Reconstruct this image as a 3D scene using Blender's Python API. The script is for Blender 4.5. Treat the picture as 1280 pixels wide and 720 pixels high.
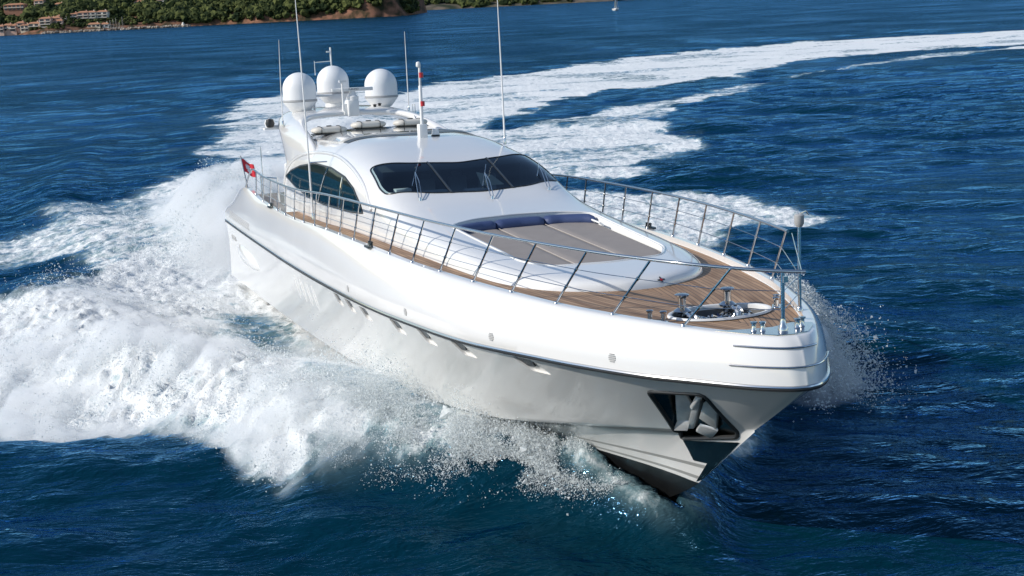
import bpy, bmesh, math, random
import numpy as np
from mathutils import Vector, Matrix
from mathutils.bvhtree import BVHTree
R = math.radians
random.seed(7)
rng = np.random.default_rng(11)
SC = bpy.context.scene
for o in list(bpy.data.objects):
    bpy.data.objects.remove(o)

# ------------------------------------------------------------------ camera
CAMH = 10.088
cd = bpy.data.cameras.new('camera')
cam = bpy.data.objects.new('camera', cd)
SC.collection.objects.link(cam)
cd.sensor_width = 36.0
cd.lens = 36.0 * 1657.14 / 1280.0
cd.clip_start = 0.3
cd.clip_end = 60000
_r = Vector((0.99875234, -0.01056055, -0.0488082))
_u = Vector((0.04993762, 0.21121097, 0.976164))
_f = Vector((0.0, 0.97738345, -0.21147482))
mw = Matrix.Identity(4)
for i in range(3):
    mw[i][0] = _r[i]; mw[i][1] = _u[i]; mw[i][2] = -_f[i]
mw[2][3] = CAMH
cam.matrix_world = mw
SC.camera = cam

# ------------------------------------------------------------------ light
SUN_AZ, SUN_EL = 196.0, 31.0          # azimuth of the sun, counter-clockwise from +X
w = bpy.data.worlds.new('World'); SC.world = w; w.use_nodes = True
nt = w.node_tree; nt.nodes.clear()
sky = nt.nodes.new('ShaderNodeTexSky'); sky.sky_type = 'NISHITA'; sky.sun_disc = False
sky.sun_elevation = R(SUN_EL); sky.sun_rotation = R(90 - SUN_AZ)
sky.air_density = 1.0; sky.dust_density = 0.5; sky.ozone_density = 1.6
bg = nt.nodes.new('ShaderNodeBackground'); bg.inputs[1].default_value = 0.15
wo = nt.nodes.new('ShaderNodeOutputWorld')
nt.links.new(sky.outputs[0], bg.inputs[0]); nt.links.new(bg.outputs[0], wo.inputs[0])
sl = bpy.data.lights.new('sun', 'SUN'); sl.energy = 4.0; sl.angle = R(0.53); sl.color = (1.0, 0.95, 0.87)
so = bpy.data.objects.new('sun', sl); SC.collection.objects.link(so)
sdir = Vector((math.cos(R(SUN_AZ)) * math.cos(R(SUN_EL)), math.sin(R(SUN_AZ)) * math.cos(R(SUN_EL)), math.sin(R(SUN_EL))))
so.rotation_euler = sdir.to_track_quat('Z', 'Y').to_euler()
so.location = (0, 0, 60)
SC.view_settings.view_transform = 'Standard'
SC.view_settings.look = 'None'
SC.view_settings.exposure = 0.0
SC.view_settings.gamma = 1.0
SC.view_settings.use_curve_mapping = False
SC.cycles.max_bounces = 8
SC.cycles.volume_bounces = 4
SC.cycles.transparent_max_bounces = 16
SC.cycles.caustics_reflective = False
SC.cycles.caustics_refractive = False

# ------------------------------------------------------------------ materials
def new_mat(name):
    m = bpy.data.materials.new(name); m.use_nodes = True
    n = m.node_tree.nodes; n.clear()
    return m, m.node_tree
def node(nt, t, **kw):
    n = nt.nodes.new(t)
    for k, v in kw.items():
        if k.startswith('i_'):
            n.inputs[k[2:].replace('_', ' ')].default_value = v
        else:
            setattr(n, k, v)
    return n
def pbr(name, col, rough=0.4, metal=0.0, coat=0.0, var=0.0, vscale=3.0, bump=0.0, bscale=20.0, spec=0.5):
    m, nt = new_mat(name)
    b = node(nt, 'ShaderNodeBsdfPrincipled'); o = node(nt, 'ShaderNodeOutputMaterial')
    nt.links.new(b.outputs[0], o.inputs[0])
    b.inputs['Base Color'].default_value = (*col, 1); b.inputs['Roughness'].default_value = rough
    b.inputs['Metallic'].default_value = metal; b.inputs['Coat Weight'].default_value = coat
    b.inputs['Coat Roughness'].default_value = 0.06
    b.inputs['Specular IOR Level'].default_value = spec
    tc = node(nt, 'ShaderNodeTexCoord')
    if var > 0:
        nz = node(nt, 'ShaderNodeTexNoise'); nz.inputs['Scale'].default_value = vscale; nz.inputs['Detail'].default_value = 5
        nt.links.new(tc.outputs['Object'], nz.inputs['Vector'])
        mr = node(nt, 'ShaderNodeMapRange'); mr.inputs[1].default_value = 0.3; mr.inputs[2].default_value = 0.7
        mr.inputs[3].default_value = 1 - var; mr.inputs[4].default_value = 1 + var * 0.5
        nt.links.new(nz.outputs[0], mr.inputs[0])
        mx = node(nt, 'ShaderNodeMix', data_type='RGBA', blend_type='MULTIPLY'); mx.inputs[0].default_value = 1
        mx.inputs[6].default_value = (*col, 1)
        nt.links.new(mr.outputs[0], mx.inputs[7]); nt.links.new(mx.outputs[2], b.inputs['Base Color'])
    if bump > 0:
        nz = node(nt, 'ShaderNodeTexNoise'); nz.inputs['Scale'].default_value = bscale; nz.inputs['Detail'].default_value = 4
        nt.links.new(tc.outputs['Object'], nz.inputs['Vector'])
        bp = node(nt, 'ShaderNodeBump'); bp.inputs['Strength'].default_value = bump; bp.inputs['Distance'].default_value = 0.02
        nt.links.new(nz.outputs[0], bp.inputs['Height']); nt.links.new(bp.outputs[0], b.inputs['Normal'])
    return m
M = {}
M['gel'] = pbr('white_gelcoat', (0.76, 0.75, 0.735), 0.20, coat=0.9, var=0.03, vscale=0.6, bump=0.05, bscale=1.1)
M['matwhite'] = pbr('white_paint', (0.76, 0.76, 0.75), 0.45, var=0.03, vscale=2)
M['grey_line'] = pbr('grey_boot_line', (0.30, 0.30, 0.29), 0.35)
M['black'] = pbr('black_antifoul', (0.012, 0.013, 0.014), 0.30, coat=0.4, var=0.3, vscale=4)
M['chrome'] = pbr('polished_steel', (0.62, 0.62, 0.61), 0.12, metal=1.0)
M['steel_dark'] = pbr('steel_plate', (0.16, 0.165, 0.16), 0.22, metal=1.0, var=0.3, vscale=5)
M['anchor'] = pbr('anchor_steel', (0.70, 0.70, 0.69), 0.30, metal=0.45, var=0.12, vscale=6)
M['rubber'] = pbr('black_rubber', (0.02, 0.02, 0.02), 0.5)
M['glass'] = pbr('dark_tinted_glass', (0.002, 0.014, 0.018), 0.05, spec=0.2)
M['frame'] = pbr('dark_window_frame', (0.015, 0.018, 0.02), 0.3)
M['pad'] = pbr('taupe_cushion_fabric', (0.29, 0.258, 0.238), 0.8, var=0.06, vscale=3, bump=0.25, bscale=60)
M['navy'] = pbr('navy_cushion_fabric', (0.045, 0.07, 0.17), 0.55, var=0.06, bump=0.2, bscale=60)
M['piping'] = pbr('cushion_piping', (0.46, 0.42, 0.38), 0.7)
M['pit'] = pbr('grey_well_interior', (0.16, 0.16, 0.16), 0.5, var=0.3)
M['dome'] = pbr('dome_white', (0.78, 0.785, 0.79), 0.4, var=0.02)
M['band'] = pbr('dome_grey_band', (0.36, 0.36, 0.36), 0.5)
M['red'] = pbr('red_lamp', (0.45, 0.02, 0.03), 0.3)
M['cream'] = pbr('cream_covers', (0.66, 0.62, 0.55), 0.5, var=0.05)
M['grille'] = pbr('grey_grille', (0.35, 0.35, 0.35), 0.5)
M['flag_red'] = pbr('flag_red', (0.62, 0.02, 0.035), 0.8)
M['flag_white'] = pbr('flag_white', (0.75, 0.75, 0.75), 0.8)
M['interior'] = pbr('beige_interior', (0.55, 0.5, 0.38), 0.6)
def teak():
    m, nt = new_mat('teak_planking')
    b = node(nt, 'ShaderNodeBsdfPrincipled'); o = node(nt, 'ShaderNodeOutputMaterial'); nt.links.new(b.outputs[0], o.inputs[0])
    b.inputs['Roughness'].default_value = 0.6
    tc = node(nt, 'ShaderNodeTexCoord')
    sp = node(nt, 'ShaderNodeSeparateXYZ'); nt.links.new(tc.outputs['Object'], sp.inputs[0])
    # planks run fore and aft, following the deck edge: attribute 'plank' holds the distance inboard
    at = node(nt, 'ShaderNodeAttribute', attribute_name='plank')
    def math_(op, a, bb=None, v=None):
        n = node(nt, 'ShaderNodeMath', operation=op)
        nt.links.new(a, n.inputs[0])
        if bb is not None: nt.links.new(bb, n.inputs[1])
        if v is not None: n.inputs[1].default_value = v
        return n.outputs[0]
    q = math_('DIVIDE', at.outputs['Fac'], v=0.10)
    fr = math_('FRACT', q); fl = math_('FLOOR', q)
    line = math_('LESS_THAN', fr, v=0.13)
    cmb = node(nt, 'ShaderNodeCombineXYZ')
    xs = math_('MULTIPLY', sp.outputs[0], v=0.35)
    nt.links.new(xs, cmb.inputs[0]); nt.links.new(fl, cmb.inputs[1])
    wn = node(nt, 'ShaderNodeTexNoise'); wn.inputs['Scale'].default_value = 1.7; wn.inputs['Detail'].default_value = 2
    nt.links.new(cmb.outputs[0], wn.inputs['Vector'])
    cr = node(nt, 'ShaderNodeValToRGB')
    cr.color_ramp.elements[0].position = 0.3; cr.color_ramp.elements[0].color = (0.22, 0.125, 0.068, 1)
    cr.color_ramp.elements[1].position = 0.7; cr.color_ramp.elements[1].color = (0.47, 0.30, 0.18, 1)
    nt.links.new(wn.outputs[0], cr.inputs[0])
    mx = node(nt, 'ShaderNodeMix', data_type='RGBA')
    mx.inputs[7].default_value = (0.05, 0.038, 0.03, 1)
    nt.links.new(cr.outputs[0], mx.inputs[6]); nt.links.new(line, mx.inputs[0])
    nt.links.new(mx.outputs[2], b.inputs['Base Color'])
    return m
M['teak'] = teak()

# ------------------------------------------------------------------ object helpers
COL = SC.collection
def tag(o, label=None, cat=None, group=None, kind=None):
    if label: o['label'] = label
    if cat: o['category'] = cat
    if group: o['group'] = group
    if kind: o['kind'] = kind
    return o
def empty(name, label, cat, loc=(0, 0, 0), rz=0, group=None):
    o = bpy.data.objects.new(name, None); COL.objects.link(o)
    o.location = loc; o.rotation_euler = (0, 0, rz); o.empty_display_size = 0.3
    return tag(o, label, cat, group)
class MB:
    def __init__(s): s.v = []; s.f = []; s.m = []
    def add(s, vs, fs, mi=0):
        n = len(s.v); s.v += [tuple(v) for v in vs]
        for f in fs: s.f.append(tuple(i + n for i in f)); s.m.append(mi)
        return s
    def grid(s, rows, mi=0, close_u=False, close_v=False, flip=False):
        nu, nv = len(rows), len(rows[0]); vs = [p for r in rows for p in r]; fs = []
        for i in range(nu if close_u else nu - 1):
            for j in range(nv if close_v else nv - 1):
                a, b = i * nv + j, i * nv + (j + 1) % nv
                c, d = ((i + 1) % nu) * nv + (j + 1) % nv, ((i + 1) % nu) * nv + j
                fs.append((a, b, c, d) if not flip else (d, c, b, a))
        return s.add(vs, fs, mi)
    def box(s, c, d, mi=0, mat=None):
        x, y, z = [q / 2 for q in d]
        vs = [Vector((i * x, j * y, k * z)) for i in (-1, 1) for j in (-1, 1) for k in (-1, 1)]
        if mat is not None: vs = [mat @ v for v in vs]
        vs = [v + Vector(c) for v in vs]
        return s.add(vs, [(0, 1, 3, 2), (4, 6, 7, 5), (0, 4, 5, 1), (2, 3, 7, 6), (0, 2, 6, 4), (1, 5, 7, 3)], mi)
    def tube(s, path, r, seg=8, mi=0, cap=True):
        P = [Vector(p) for p in path]; n = len(P); rr = r if isinstance(r, (list, tuple)) else [r] * n
        up = None; rows = []
        for i in range(n):
            t = (P[min(i + 1, n - 1)] - P[max(i - 1, 0)]).normalized()
            if up is None:
                up = t.orthogonal().normalized()
            up = (up - t * up.dot(t)).normalized()
            sd = t.cross(up)
            rows.append([P[i] + (up * math.cos(a) + sd * math.sin(a)) * rr[i] for a in [2 * math.pi * k / seg for k in range(seg)]])
        s.grid(rows, mi, close_v=True)
        if cap:
            b = len(s.v) - n * seg
            s.f.append(tuple(range(b + seg - 1, b - 1, -1))); s.m.append(mi)
            s.f.append(tuple(range(b + (n - 1) * seg, b + n * seg))); s.m.append(mi)
        return s
    def lathe(s, c, prof, seg=24, mi=0, mat=None):
        rows = []
        for r, z in prof:
            row = [Vector((r * math.cos(2 * math.pi * k / seg), r * math.sin(2 * math.pi * k / seg), z)) for k in range(seg)]
            if mat is not None: row = [mat @ q for q in row]
            rows.append([q + Vector(c) for q in row])
        return s.grid(rows, mi, close_v=True, flip=True)
    def obj(s, name, mats, parent=None, smooth=True, angle=None, bevel=0.0):
        me = bpy.data.meshes.new(name); me.from_pydata([tuple(v) for v in s.v], [], s.f)
        if not isinstance(mats, (list, tuple)): mats = [mats]
        for m in mats: me.materials.append(m)
        me.polygons.foreach_set('material_index', s.m)
        bm = bmesh.new(); bm.from_mesh(me)
        bmesh.ops.remove_doubles(bm, verts=bm.verts, dist=1e-5)
        bmesh.ops.recalc_face_normals(bm, faces=bm.faces)
        if bevel > 0:
            bmesh.ops.bevel(bm, geom=[e for e in bm.edges if e.is_manifold and e.calc_face_angle(0) > 0.6], offset=bevel, segments=2, affect='EDGES', profile=0.5)
        bm.to_mesh(me); bm.free()
        if smooth:
            me.polygons.foreach_set('use_smooth', [True] * len(me.polygons))
            me.set_sharp_from_angle(angle=R(angle if angle else 38))
        me.update()
        o = bpy.data.objects.new(name, me); COL.objects.link(o)
        if parent: o.parent = parent
        return o
def catmull(P, n):
    """n+1 points through the control points P (list of tuples)"""
    P = [np.array(p, float) for p in P]; k = len(P); out = []
    for i in range(n + 1):
        t = i / n * (k - 1); a = min(int(t), k - 2); f = t - a
        p0 = P[a - 1] if a > 0 else 2 * P[0] - P[1]; p1, p2 = P[a], P[a + 1]
        p3 = P[a + 2] if a + 2 < k else 2 * P[-1] - P[-2]
        out.append(0.5 * ((2 * p1) + (-p0 + p2) * f + (2 * p0 - 5 * p1 + 4 * p2 - p3) * f * f + (-p0 + 3 * p1 - 3 * p2 + p3) * f ** 3))
    return out
def boolean(o, cutters, op='DIFFERENCE'):
    for c in cutters:
        md = o.modifiers.new('b', 'BOOLEAN'); md.operation = op; md.solver = 'EXACT'; md.object = c
        try: md.material_mode = 'TRANSFER'
        except Exception: pass
    dg = bpy.context.evaluated_depsgraph_get()
    me = bpy.data.meshes.new_from_object(o.evaluated_get(dg))
    o.modifiers.clear(); o.data = me
    for c in cutters: bpy.data.objects.remove(c)
    me.set_sharp_from_angle(angle=R(38))
    return o

# ------------------------------------------------------------------ yacht frame
YAW, TRIM, HEEL = -1.19878764, 0.03964343, -0.0207475
YO = Vector((-7.32529623, 50.2603914, -0.0235382526))
Rb = Matrix.Rotation(YAW, 3, 'Z') @ Matrix.Rotation(-TRIM, 3, 'Y') @ Matrix.Rotation(HEEL, 3, 'X')
Y = empty('motor_yacht', 'long white motor yacht speeding towards the camera with three white domes on its arch', 'yacht')
Ym = Matrix.Translation(YO) @ Rb.to_4x4()
Y.matrix_world = Ym
bpy.context.view_layer.update()

# longitudinal curves of the starboard half (x forward, y outboard, z up)
rub = [(-.1,3.47,2.56),(4,3.55,2.49),(8,3.62,2.44),(12,3.70,2.42),(16,3.74,2.43),(20,3.72,2.47),(23,3.57,2.52),(25.91,3.28,2.58),(28.33,2.65,2.63),(29.4,2.30,2.65),(30.48,1.82,2.66),(31.45,1.22,2.67),(32.2,.70,2.675),(32.6,.28,2.68),(32.7,0,2.68)]
chA = list(zip([-.9,4,8,12,16,19.5,22,24.5,26.6,27.6,28.6,29.5,30.3,30.85,31.1],
               [3.3,3.3,3.3,3.29,3.24,3.07,2.76,2.22,1.63,1.32,.98,.65,.33,.1,0],
               [.35,.33,.32,.33,.38,.41,.45,.57,.85,1.0,1.15,1.28,1.42,1.53,1.58]))
stB = list(zip([-.9,4,8,12,15.5,18.5,20.5,23,25,26,27,27.9,28.6,29.0,29.15],
               [2.6,2.6,2.6,2.55,2.42,2.2,1.98,1.62,1.2,.95,.7,.42,.2,.06,0],
               [-.25,-.28,-.3,-.32,-.32,-.2,-.08,.05,.15,.17,.19,.18,.15,.11,.1]))
kee = list(zip([-.9,4,8,12,15.5,18.5,20.5,23,25,26,27,27.9,28.6,29.0,29.13],
               [0]*15, [-1,-1.1,-1.3,-1.45,-1.5,-1.5,-1.48,-1.4,-1.25,-1.1,-.88,-.56,-.22,0.0,.08]))
dek = [(.4,3.3,3.15),(3.2,3.3,3.99),(6.8,3.37,3.78),(11.5,3.5,3.70),(15.7,3.5,3.78),(19.7,3.4,3.75),(22.7,3.25,3.70),(25.6,2.88,3.63),(28.1,2.35,3.56),(29.3,1.95,3.53),(30.4,1.5,3.5),(31.3,1.05,3.47),(31.95,.64,3.46),(32.3,.3,3.45),(32.4,0,3.45)]
cre = [(r[0]*.997+.05, r[1]+.02 if r[1]>0 else 0, r[2]+.30) for i, r in enumerate(rub)]
NL = 168
C_ = {k: catmull(v, NL) for k, v in dict(rub=rub, chA=chA, stB=stB, kee=kee, dek=dek, cre=cre).items()}
for k in C_:
    for p in C_[k]: p[1] = max(p[1], 0.0)
    C_[k][-1][1] = 0.0
# blend corner softening so that the chine is a small flat facing down
chIn = [np.array([p[0], max(p[1] - .13 * min(1, p[1] / .6), 0), p[2] - .03]) for p in C_['chA']]
cap = [np.array([p[0] - .10 * (1 if i < NL else 1), max(p[1] - .13, 0), p[2] + .005]) for i, p in enumerate(C_['dek'])]
DZ = .12
def deck_z_at(x):
    return float(np.interp(x, [p[0] for p in C_['dek']], [p[2] for p in C_['dek']])) - DZ if x > 9 else float(np.interp(9, [p[0] for p in C_['dek']], [p[2] for p in C_['dek']])) - DZ
def dek_y(x): return float(np.interp(x, [p[0] for p in C_['dek']], [p[1] for p in C_['dek']]))
def dek_z(x): return float(np.interp(x, [p[0] for p in C_['dek']], [p[2] for p in C_['dek']]))
inn = [np.array([p[0], p[1], min(deck_z_at(p[0]), p[2] - .05)]) for p in cap]
def lerp(a, b, t): return [p * (1 - t) + q * t for p, q in zip(a, b)]
def bez(a, c, b, t): return [p * (1 - t) ** 2 + m * 2 * t * (1 - t) + q * t * t for p, m, q in zip(a, c, b)]
bands = []   # (list of curves, material)
bands.append(([lerp(C_['kee'], C_['stB'], t) for t in np.linspace(0, 1, 5)], 1))
# bottom plating between the strakes, with two grey lines
st = np.linspace(0, 1, 9)
cc = [lerp(C_['stB'], chIn, t) for t in [0, .06, .11, .17, .26, .32, .5, .75, 1]]
for i in range(8): bands.append(([cc[i], cc[i + 1]], 2 if i in (1, 4) else 0))
bands.append(([chIn, C_['chA']], 0))
mid = []
for p, q in zip(C_['chA'], C_['rub']):
    m = (p + q) / 2; m[1] -= .10 * min(1, q[1] / 2); m[2] -= .05; mid.append(m)
mid[-1][1] = 0
bands.append(([bez(C_['chA'], mid, C_['rub'], t) for t in np.linspace(0, 1, 19)], 0))
bands.append(([lerp(C_['rub'], C_['cre'], t) for t in (0, .5, 1)], 0))
ctl = [np.array([.45 * p[0] + .55 * q[0], .5 * p[1] + .5 * q[1], .25 * p[2] + .75 * q[2]]) + np.array([.05, .04 * min(1, p[1]), .03]) for p, q in zip(C_['cre'], C_['dek'])]
for c in ctl[-1:]: c[1] = 0
bands.append(([bez(C_['cre'], ctl, C_['dek'], t) for t in np.linspace(0, 1, 11)], 0))
bands.append(([C_['dek'], lerp(C_['dek'], cap, .5), cap], 0))
bands.append(([cap, inn], 0))
cen = [np.array([p[0], 0, p[2]]) for p in inn]
bands.append(([inn, lerp(inn, cen, .5), cen], 0))
hb = MB()
for sgn in (-1, 1):
    for cur, mi in bands:
        rows = [[(p[0], sgn * p[1], p[2]) for p in c] for c in cur]
        hb.grid(rows, mi)
# transom: fan joining the first points
edge = [cur[k][0] for cur, mi in bands for k in range(len(cur) - (0 if cur is bands[-1][0] else 1))]
ring = [(p[0], -p[1], p[2]) for p in edge] + [(p[0], p[1], p[2]) for p in reversed(edge)]
for i in range(len(edge) - 1):
    a, b = edge[i], edge[i + 1]
    hb.add([(a[0], -a[1], a[2]), (b[0], -b[1], b[2]), (b[0], b[1], b[2]), (a[0], a[1], a[2])], [(0, 1, 2, 3)], 0)
hull = hb.obj('hull', [M['gel'], M['black'], M['grey_line'], M['pit']], Y, angle=30)

def hull_bvh():
    me = hull.data
    return BVHTree.FromPolygons([v.co.copy() for v in me.vertices], [tuple(p.vertices) for p in me.polygons])
HB = hull_bvh()
def on_hull(x, z, s):
    h = HB.ray_cast(Vector((x, s * 8, z)), Vector((0, -s, 0)))
    return (h[0], h[1]) if h[0] else (Vector((x, s * 3, z)), Vector((0, s, 0)))

def resample(poly, n, closed=True):
    P = [np.array(p, float) for p in poly]
    if closed: P = P + [P[0]]
    L = np.cumsum([0] + [np.linalg.norm(b - a) for a, b in zip(P, P[1:])])
    t = np.linspace(0, L[-1], n + 1)[:-1] if closed else np.linspace(0, L[-1], n)
    return [tuple(np.interp(q, L, [p[k] for p in P]) for k in range(len(P[0]))) for q in t]
def rounded(poly, r, seg=5):
    out = []; n = len(poly)
    for i in range(n):
        p = Vector(poly[i]); a = Vector(poly[i - 1]); b = Vector(poly[(i + 1) % n])
        rr = min(r, (a - p).length * .45, (b - p).length * .45)
        s = p + (a - p).normalized() * rr; e = p + (b - p).normalized() * rr
        for k in range(seg + 1):
            t = k / seg; out.append(tuple(s * (1 - t) ** 2 + p * 2 * t * (1 - t) + e * t * t))
    return out
def patch(mb, poly2, proj, off=.006, depth=.02, n=80, rings=8, mi=0):
    """thin plate lying on a surface: proj((u,v)) -> (point, normal)"""
    B = resample(poly2, n); c = np.mean(B, axis=0); rows = []
    low = []
    for k in range(rings + 1):
        t = 1 - k / rings
        rows.append([proj(tuple(c + (np.array(b) - c) * max(t, 1e-3))) for b in B])
    top = [[p + nn * off for p, nn in r] for r in rows]
    skirt = [[p + nn * (off - depth) for p, nn in rows[0]]]
    return mb.grid(skirt + top, mi, close_v=True)
def band(mb, poly2, proj, wd, off=.01, n=80, mi=0, closed=True, r=None):
    """a moulding following a closed outline on a surface"""
    B = resample(poly2, n, closed); pts = []
    for b in B:
        p, nn = proj(b); pts.append(p + nn * off)
    if closed: pts.append(pts[0])
    return mb.tube(pts, wd, 8, mi)

# chrome rubbing strake, both sides in one run round the bow
def chain(curve, off_y=0.0, off_z=0.0, i0=0):
    st_ = [Vector((p[0], -(p[1] + off_y if p[1] > 0 else 0), p[2] + off_z)) for p in curve[i0:]]
    pt_ = [Vector((p[0], (p[1] + off_y if p[1] > 0 else 0), p[2] + off_z)) for p in reversed(curve[i0:-1])]
    return st_ + pt_
MB().tube(chain(C_['rub'], .012), .030, 8).obj('rub_rail', M['chrome'], Y)
g = MB(); g.tube([v + Vector((0, 0, -.035)) for v in chain(C_['rub'], .010)], .034, 6); g.obj('rub_rail_seal', M['rubber'], Y)
# the two short chrome strips on the bow
shoulder = lambda t, i0, i1: [bez(C_['cre'], ctl, C_['dek'], t)[i] for i in range(i0, i1)]
for t, i0 in ((.02, 139), (.50, 140)):
    c = shoulder(t, i0, NL + 1); pts = [Vector((p[0], -p[1], p[2])) for p in c]
    pts += [Vector((p[0], p[1], p[2])) for p in reversed(c[:-1])][:12 if t > .3 else 28]
    o = [q + Vector((.012, -.012 if q.y < 0 else .012, .006)) for q in pts]
    MB().tube(o, .016, 8).obj('bow_strip', M['chrome'], Y)

# anchor pocket, portholes: cut out of the hull
def prism(name, poly_xz, y0, y1, mi=0):
    n = len(poly_xz); vs = [(x, y0, z) for x, z in poly_xz] + [(x, y1, z) for x, z in poly_xz]
    return MB().add(vs, [tuple(range(n)), tuple(range(2 * n - 1, n - 1, -1))] + [(i, (i + 1) % n, n + (i + 1) % n, n + i) for i in range(n)], mi)
POCKET = [(30.12, 2.25), (31.15, 2.36), (30.68, 1.36), (29.34, 1.06)]
PORTS = [(27.63, 2.36), (25.46, 2.33), (23.75, 2.29), (22.09, 2.25), (19.78, 2.19), (18.48, 2.18), (17.37, 2.18)]
def port_poly(cx, cz, grow=0):
    return rounded([(cx - .38, cz + .14), (cx + .18, cz + .14), (cx + .38, cz - .15), (cx - .14, cz - .15)], .06, 3)
cutters = []
for s in (-1, 1):
    P = rounded(POCKET, .10, 4)
    n = len(P)
    inner = [(x - .05, s * .30 if False else None, z) for x, z in P]
    yo = s * 2.2
    vs = [(x, yo, z) for x, z in P] + [(x, s * max(abs(on_hull(x, z, s)[0].y) * .62 - .06, .03), z) for x, z in P]
    mb = MB().add(vs, [tuple(range(n)), tuple(range(2 * n - 1, n - 1, -1))] + [(i, (i + 1) % n, n + (i + 1) % n, n + i) for i in range(n)])
    c = mb.obj('cutter', M['steel_dark'], Y, smooth=False); cutters.append(c)
    for cx, cz in PORTS:
        P2 = port_poly(cx, cz); n = len(P2)
        hy = [on_hull(x, z, s)[0].y for x, z in P2]
        # floor of the recess slopes: flush at the after lower corner, deep forward
        vs = [(x, s * 4.2, z) for x, z in P2] + [(x, h - s * (.07 + .05 * (z - cz + .13) / .26), z) for (x, z), h in zip(P2, hy)]
        c = MB().add(vs, [tuple(range(n)), tuple(range(2 * n - 1, n - 1, -1))] + [(i, (i + 1) % n, n + (i + 1) % n, n + i) for i in range(n)]).obj('cutter', M['gel'], Y, smooth=False)
        cutters.append(c)
PORT_SHADES = []  # dark plates painting the shade in the upper after half of each recess
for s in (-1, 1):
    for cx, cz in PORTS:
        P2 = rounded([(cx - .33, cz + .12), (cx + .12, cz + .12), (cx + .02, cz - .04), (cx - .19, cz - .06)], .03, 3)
        PORT_SHADES.append((s, P2))
# windlass well cutter
WC = (29.86, 0.10); WR = (.60, .93)
wp = [(WC[0] + WR[0] * math.cos(a), WC[1] + WR[1] * math.sin(a)) for a in np.linspace(0, 2 * math.pi, 48, endpoint=False)]
def vprism(poly, z0, z1):
    n = len(poly); vs = [(x, y, z0) for x, y in poly] + [(x, y, z1) for x, y in poly]
    return MB().add(vs, [tuple(range(n)), tuple(range(2 * n - 1, n - 1, -1))] + [(i, (i + 1) % n, n + (i + 1) % n, n + i) for i in range(n)])
c = vprism(wp, 3.05, 4.2).obj('cutter', M['pit'], Y, smooth=False); cutters.append(c)
boolean(hull, cutters)

M['port_shade'] = pbr('port_shade_dark', (.05, .055, .06), .15)  # dark colour stands in for shade inside the port recesses
for s, P2 in PORT_SHADES:
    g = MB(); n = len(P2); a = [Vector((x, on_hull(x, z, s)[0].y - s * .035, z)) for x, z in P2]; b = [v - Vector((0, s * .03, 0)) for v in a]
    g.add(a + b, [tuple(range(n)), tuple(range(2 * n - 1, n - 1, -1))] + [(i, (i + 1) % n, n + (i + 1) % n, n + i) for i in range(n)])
    g.obj('port_shade_plate', M['port_shade'], Y, smooth=False)

# ------------------------------------------------------------------ teak deck
dm = MB(); rows = []; xs = list(np.linspace(9.0, 31.0, 150)) + list(np.linspace(31.05, 32.05, 22))
cx_ = [p[0] for p in inn]; cy_ = [p[1] for p in inn]
NYD = 60
pl = []
for x in xs:
    yy = float(np.interp(x, cx_, cy_)) - .02
    yy = max(yy, .02)
    rows.append([(x, -yy + 2 * yy * j / NYD, deck_z_at(x) + .006) for j in range(NYD + 1)])
dm.grid(rows)
low = [[(x, y, z - .03) for x, y, z in r] for r in rows]
dm.grid(low)
def skirt(a, b): dm.grid([a, b])
skirt(rows[0], low[0]); skirt(rows[-1], low[-1]); skirt([r[0] for r in rows], [r[0] for r in low]); skirt([r[-1] for r in rows], [r[-1] for r in low])
deck = dm.obj('deck', M['teak'], Y, smooth=False)
boolean(deck, [vprism([(WC[0] + (WR[0]) * math.cos(a), WC[1] + (WR[1]) * math.sin(a)) for a in np.linspace(0, 2 * math.pi, 48, endpoint=False)], 3.0, 4.2).obj('cutter', M['teak'], Y, smooth=False)])
me = deck.data
at = me.attributes.new('plank', 'FLOAT', 'POINT')
at.data.foreach_set('value', [max(0.0, float(np.interp(v.co.x, cx_, cy_)) * .75 + .25 * 3.3 - abs(v.co.y) + 5) for v in me.vertices])

# ------------------------------------------------------------------ superstructure shell
zc_x = [7.1, 8.6, 12, 13.67, 15, 16.0, 16.7, 17.6, 18.45, 19.3, 20.4, 22, 24, 25.6, 26.5, 27.0, 27.2, 27.28]
zc_z = [5.93, 5.99, 6.0, 5.92, 5.72, 5.53, 5.35, 5.03, 4.72, 4.50, 4.33, 4.16, 3.98, 3.83, 3.75, 3.69, 3.62, 3.45]
sb_x = [7.1, 12, 16, 18.5, 21, 23.4, 24.85, 25.7, 26.3, 26.75, 27.0, 27.15, 27.28]
sb_y = [2.72, 2.74, 2.72, 2.66, 2.58, 2.48, 2.34, 2.12, 1.82, 1.40, 1.0, .65, .30]
def smooth_interp(x, X, Z):
    # monotone cubic
    X = np.array(X); Z = np.array(Z); d = np.diff(Z) / np.diff(X)
    m = np.zeros(len(X)); m[0], m[-1] = d[0], d[-1]
    for i in range(1, len(X) - 1):
        m[i] = 0 if d[i - 1] * d[i] <= 0 else 2 * d[i - 1] * d[i] / (d[i - 1] + d[i])
    i = int(min(max(np.searchsorted(X, x) - 1, 0), len(X) - 2)); h = X[i + 1] - X[i]; t = min(max((x - X[i]) / h, 0), 1)
    return float((2 * t ** 3 - 3 * t * t + 1) * Z[i] + (t ** 3 - 2 * t * t + t) * h * m[i] + (-2 * t ** 3 + 3 * t * t) * Z[i + 1] + (t ** 3 - t * t) * h * m[i + 1])
def sup_sec(x):
    zc = smooth_interp(x, zc_x, zc_z); b = smooth_interp(x, sb_x, sb_y); zb = deck_z_at(min(x, 27)) - .05
    n = float(np.interp(x, [8, 14, 17, 20, 25, 27.2], [4.2, 4.5, 5.5, 5.5, 5.0, 4.0]))
    return zc, b, zb, n
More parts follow.
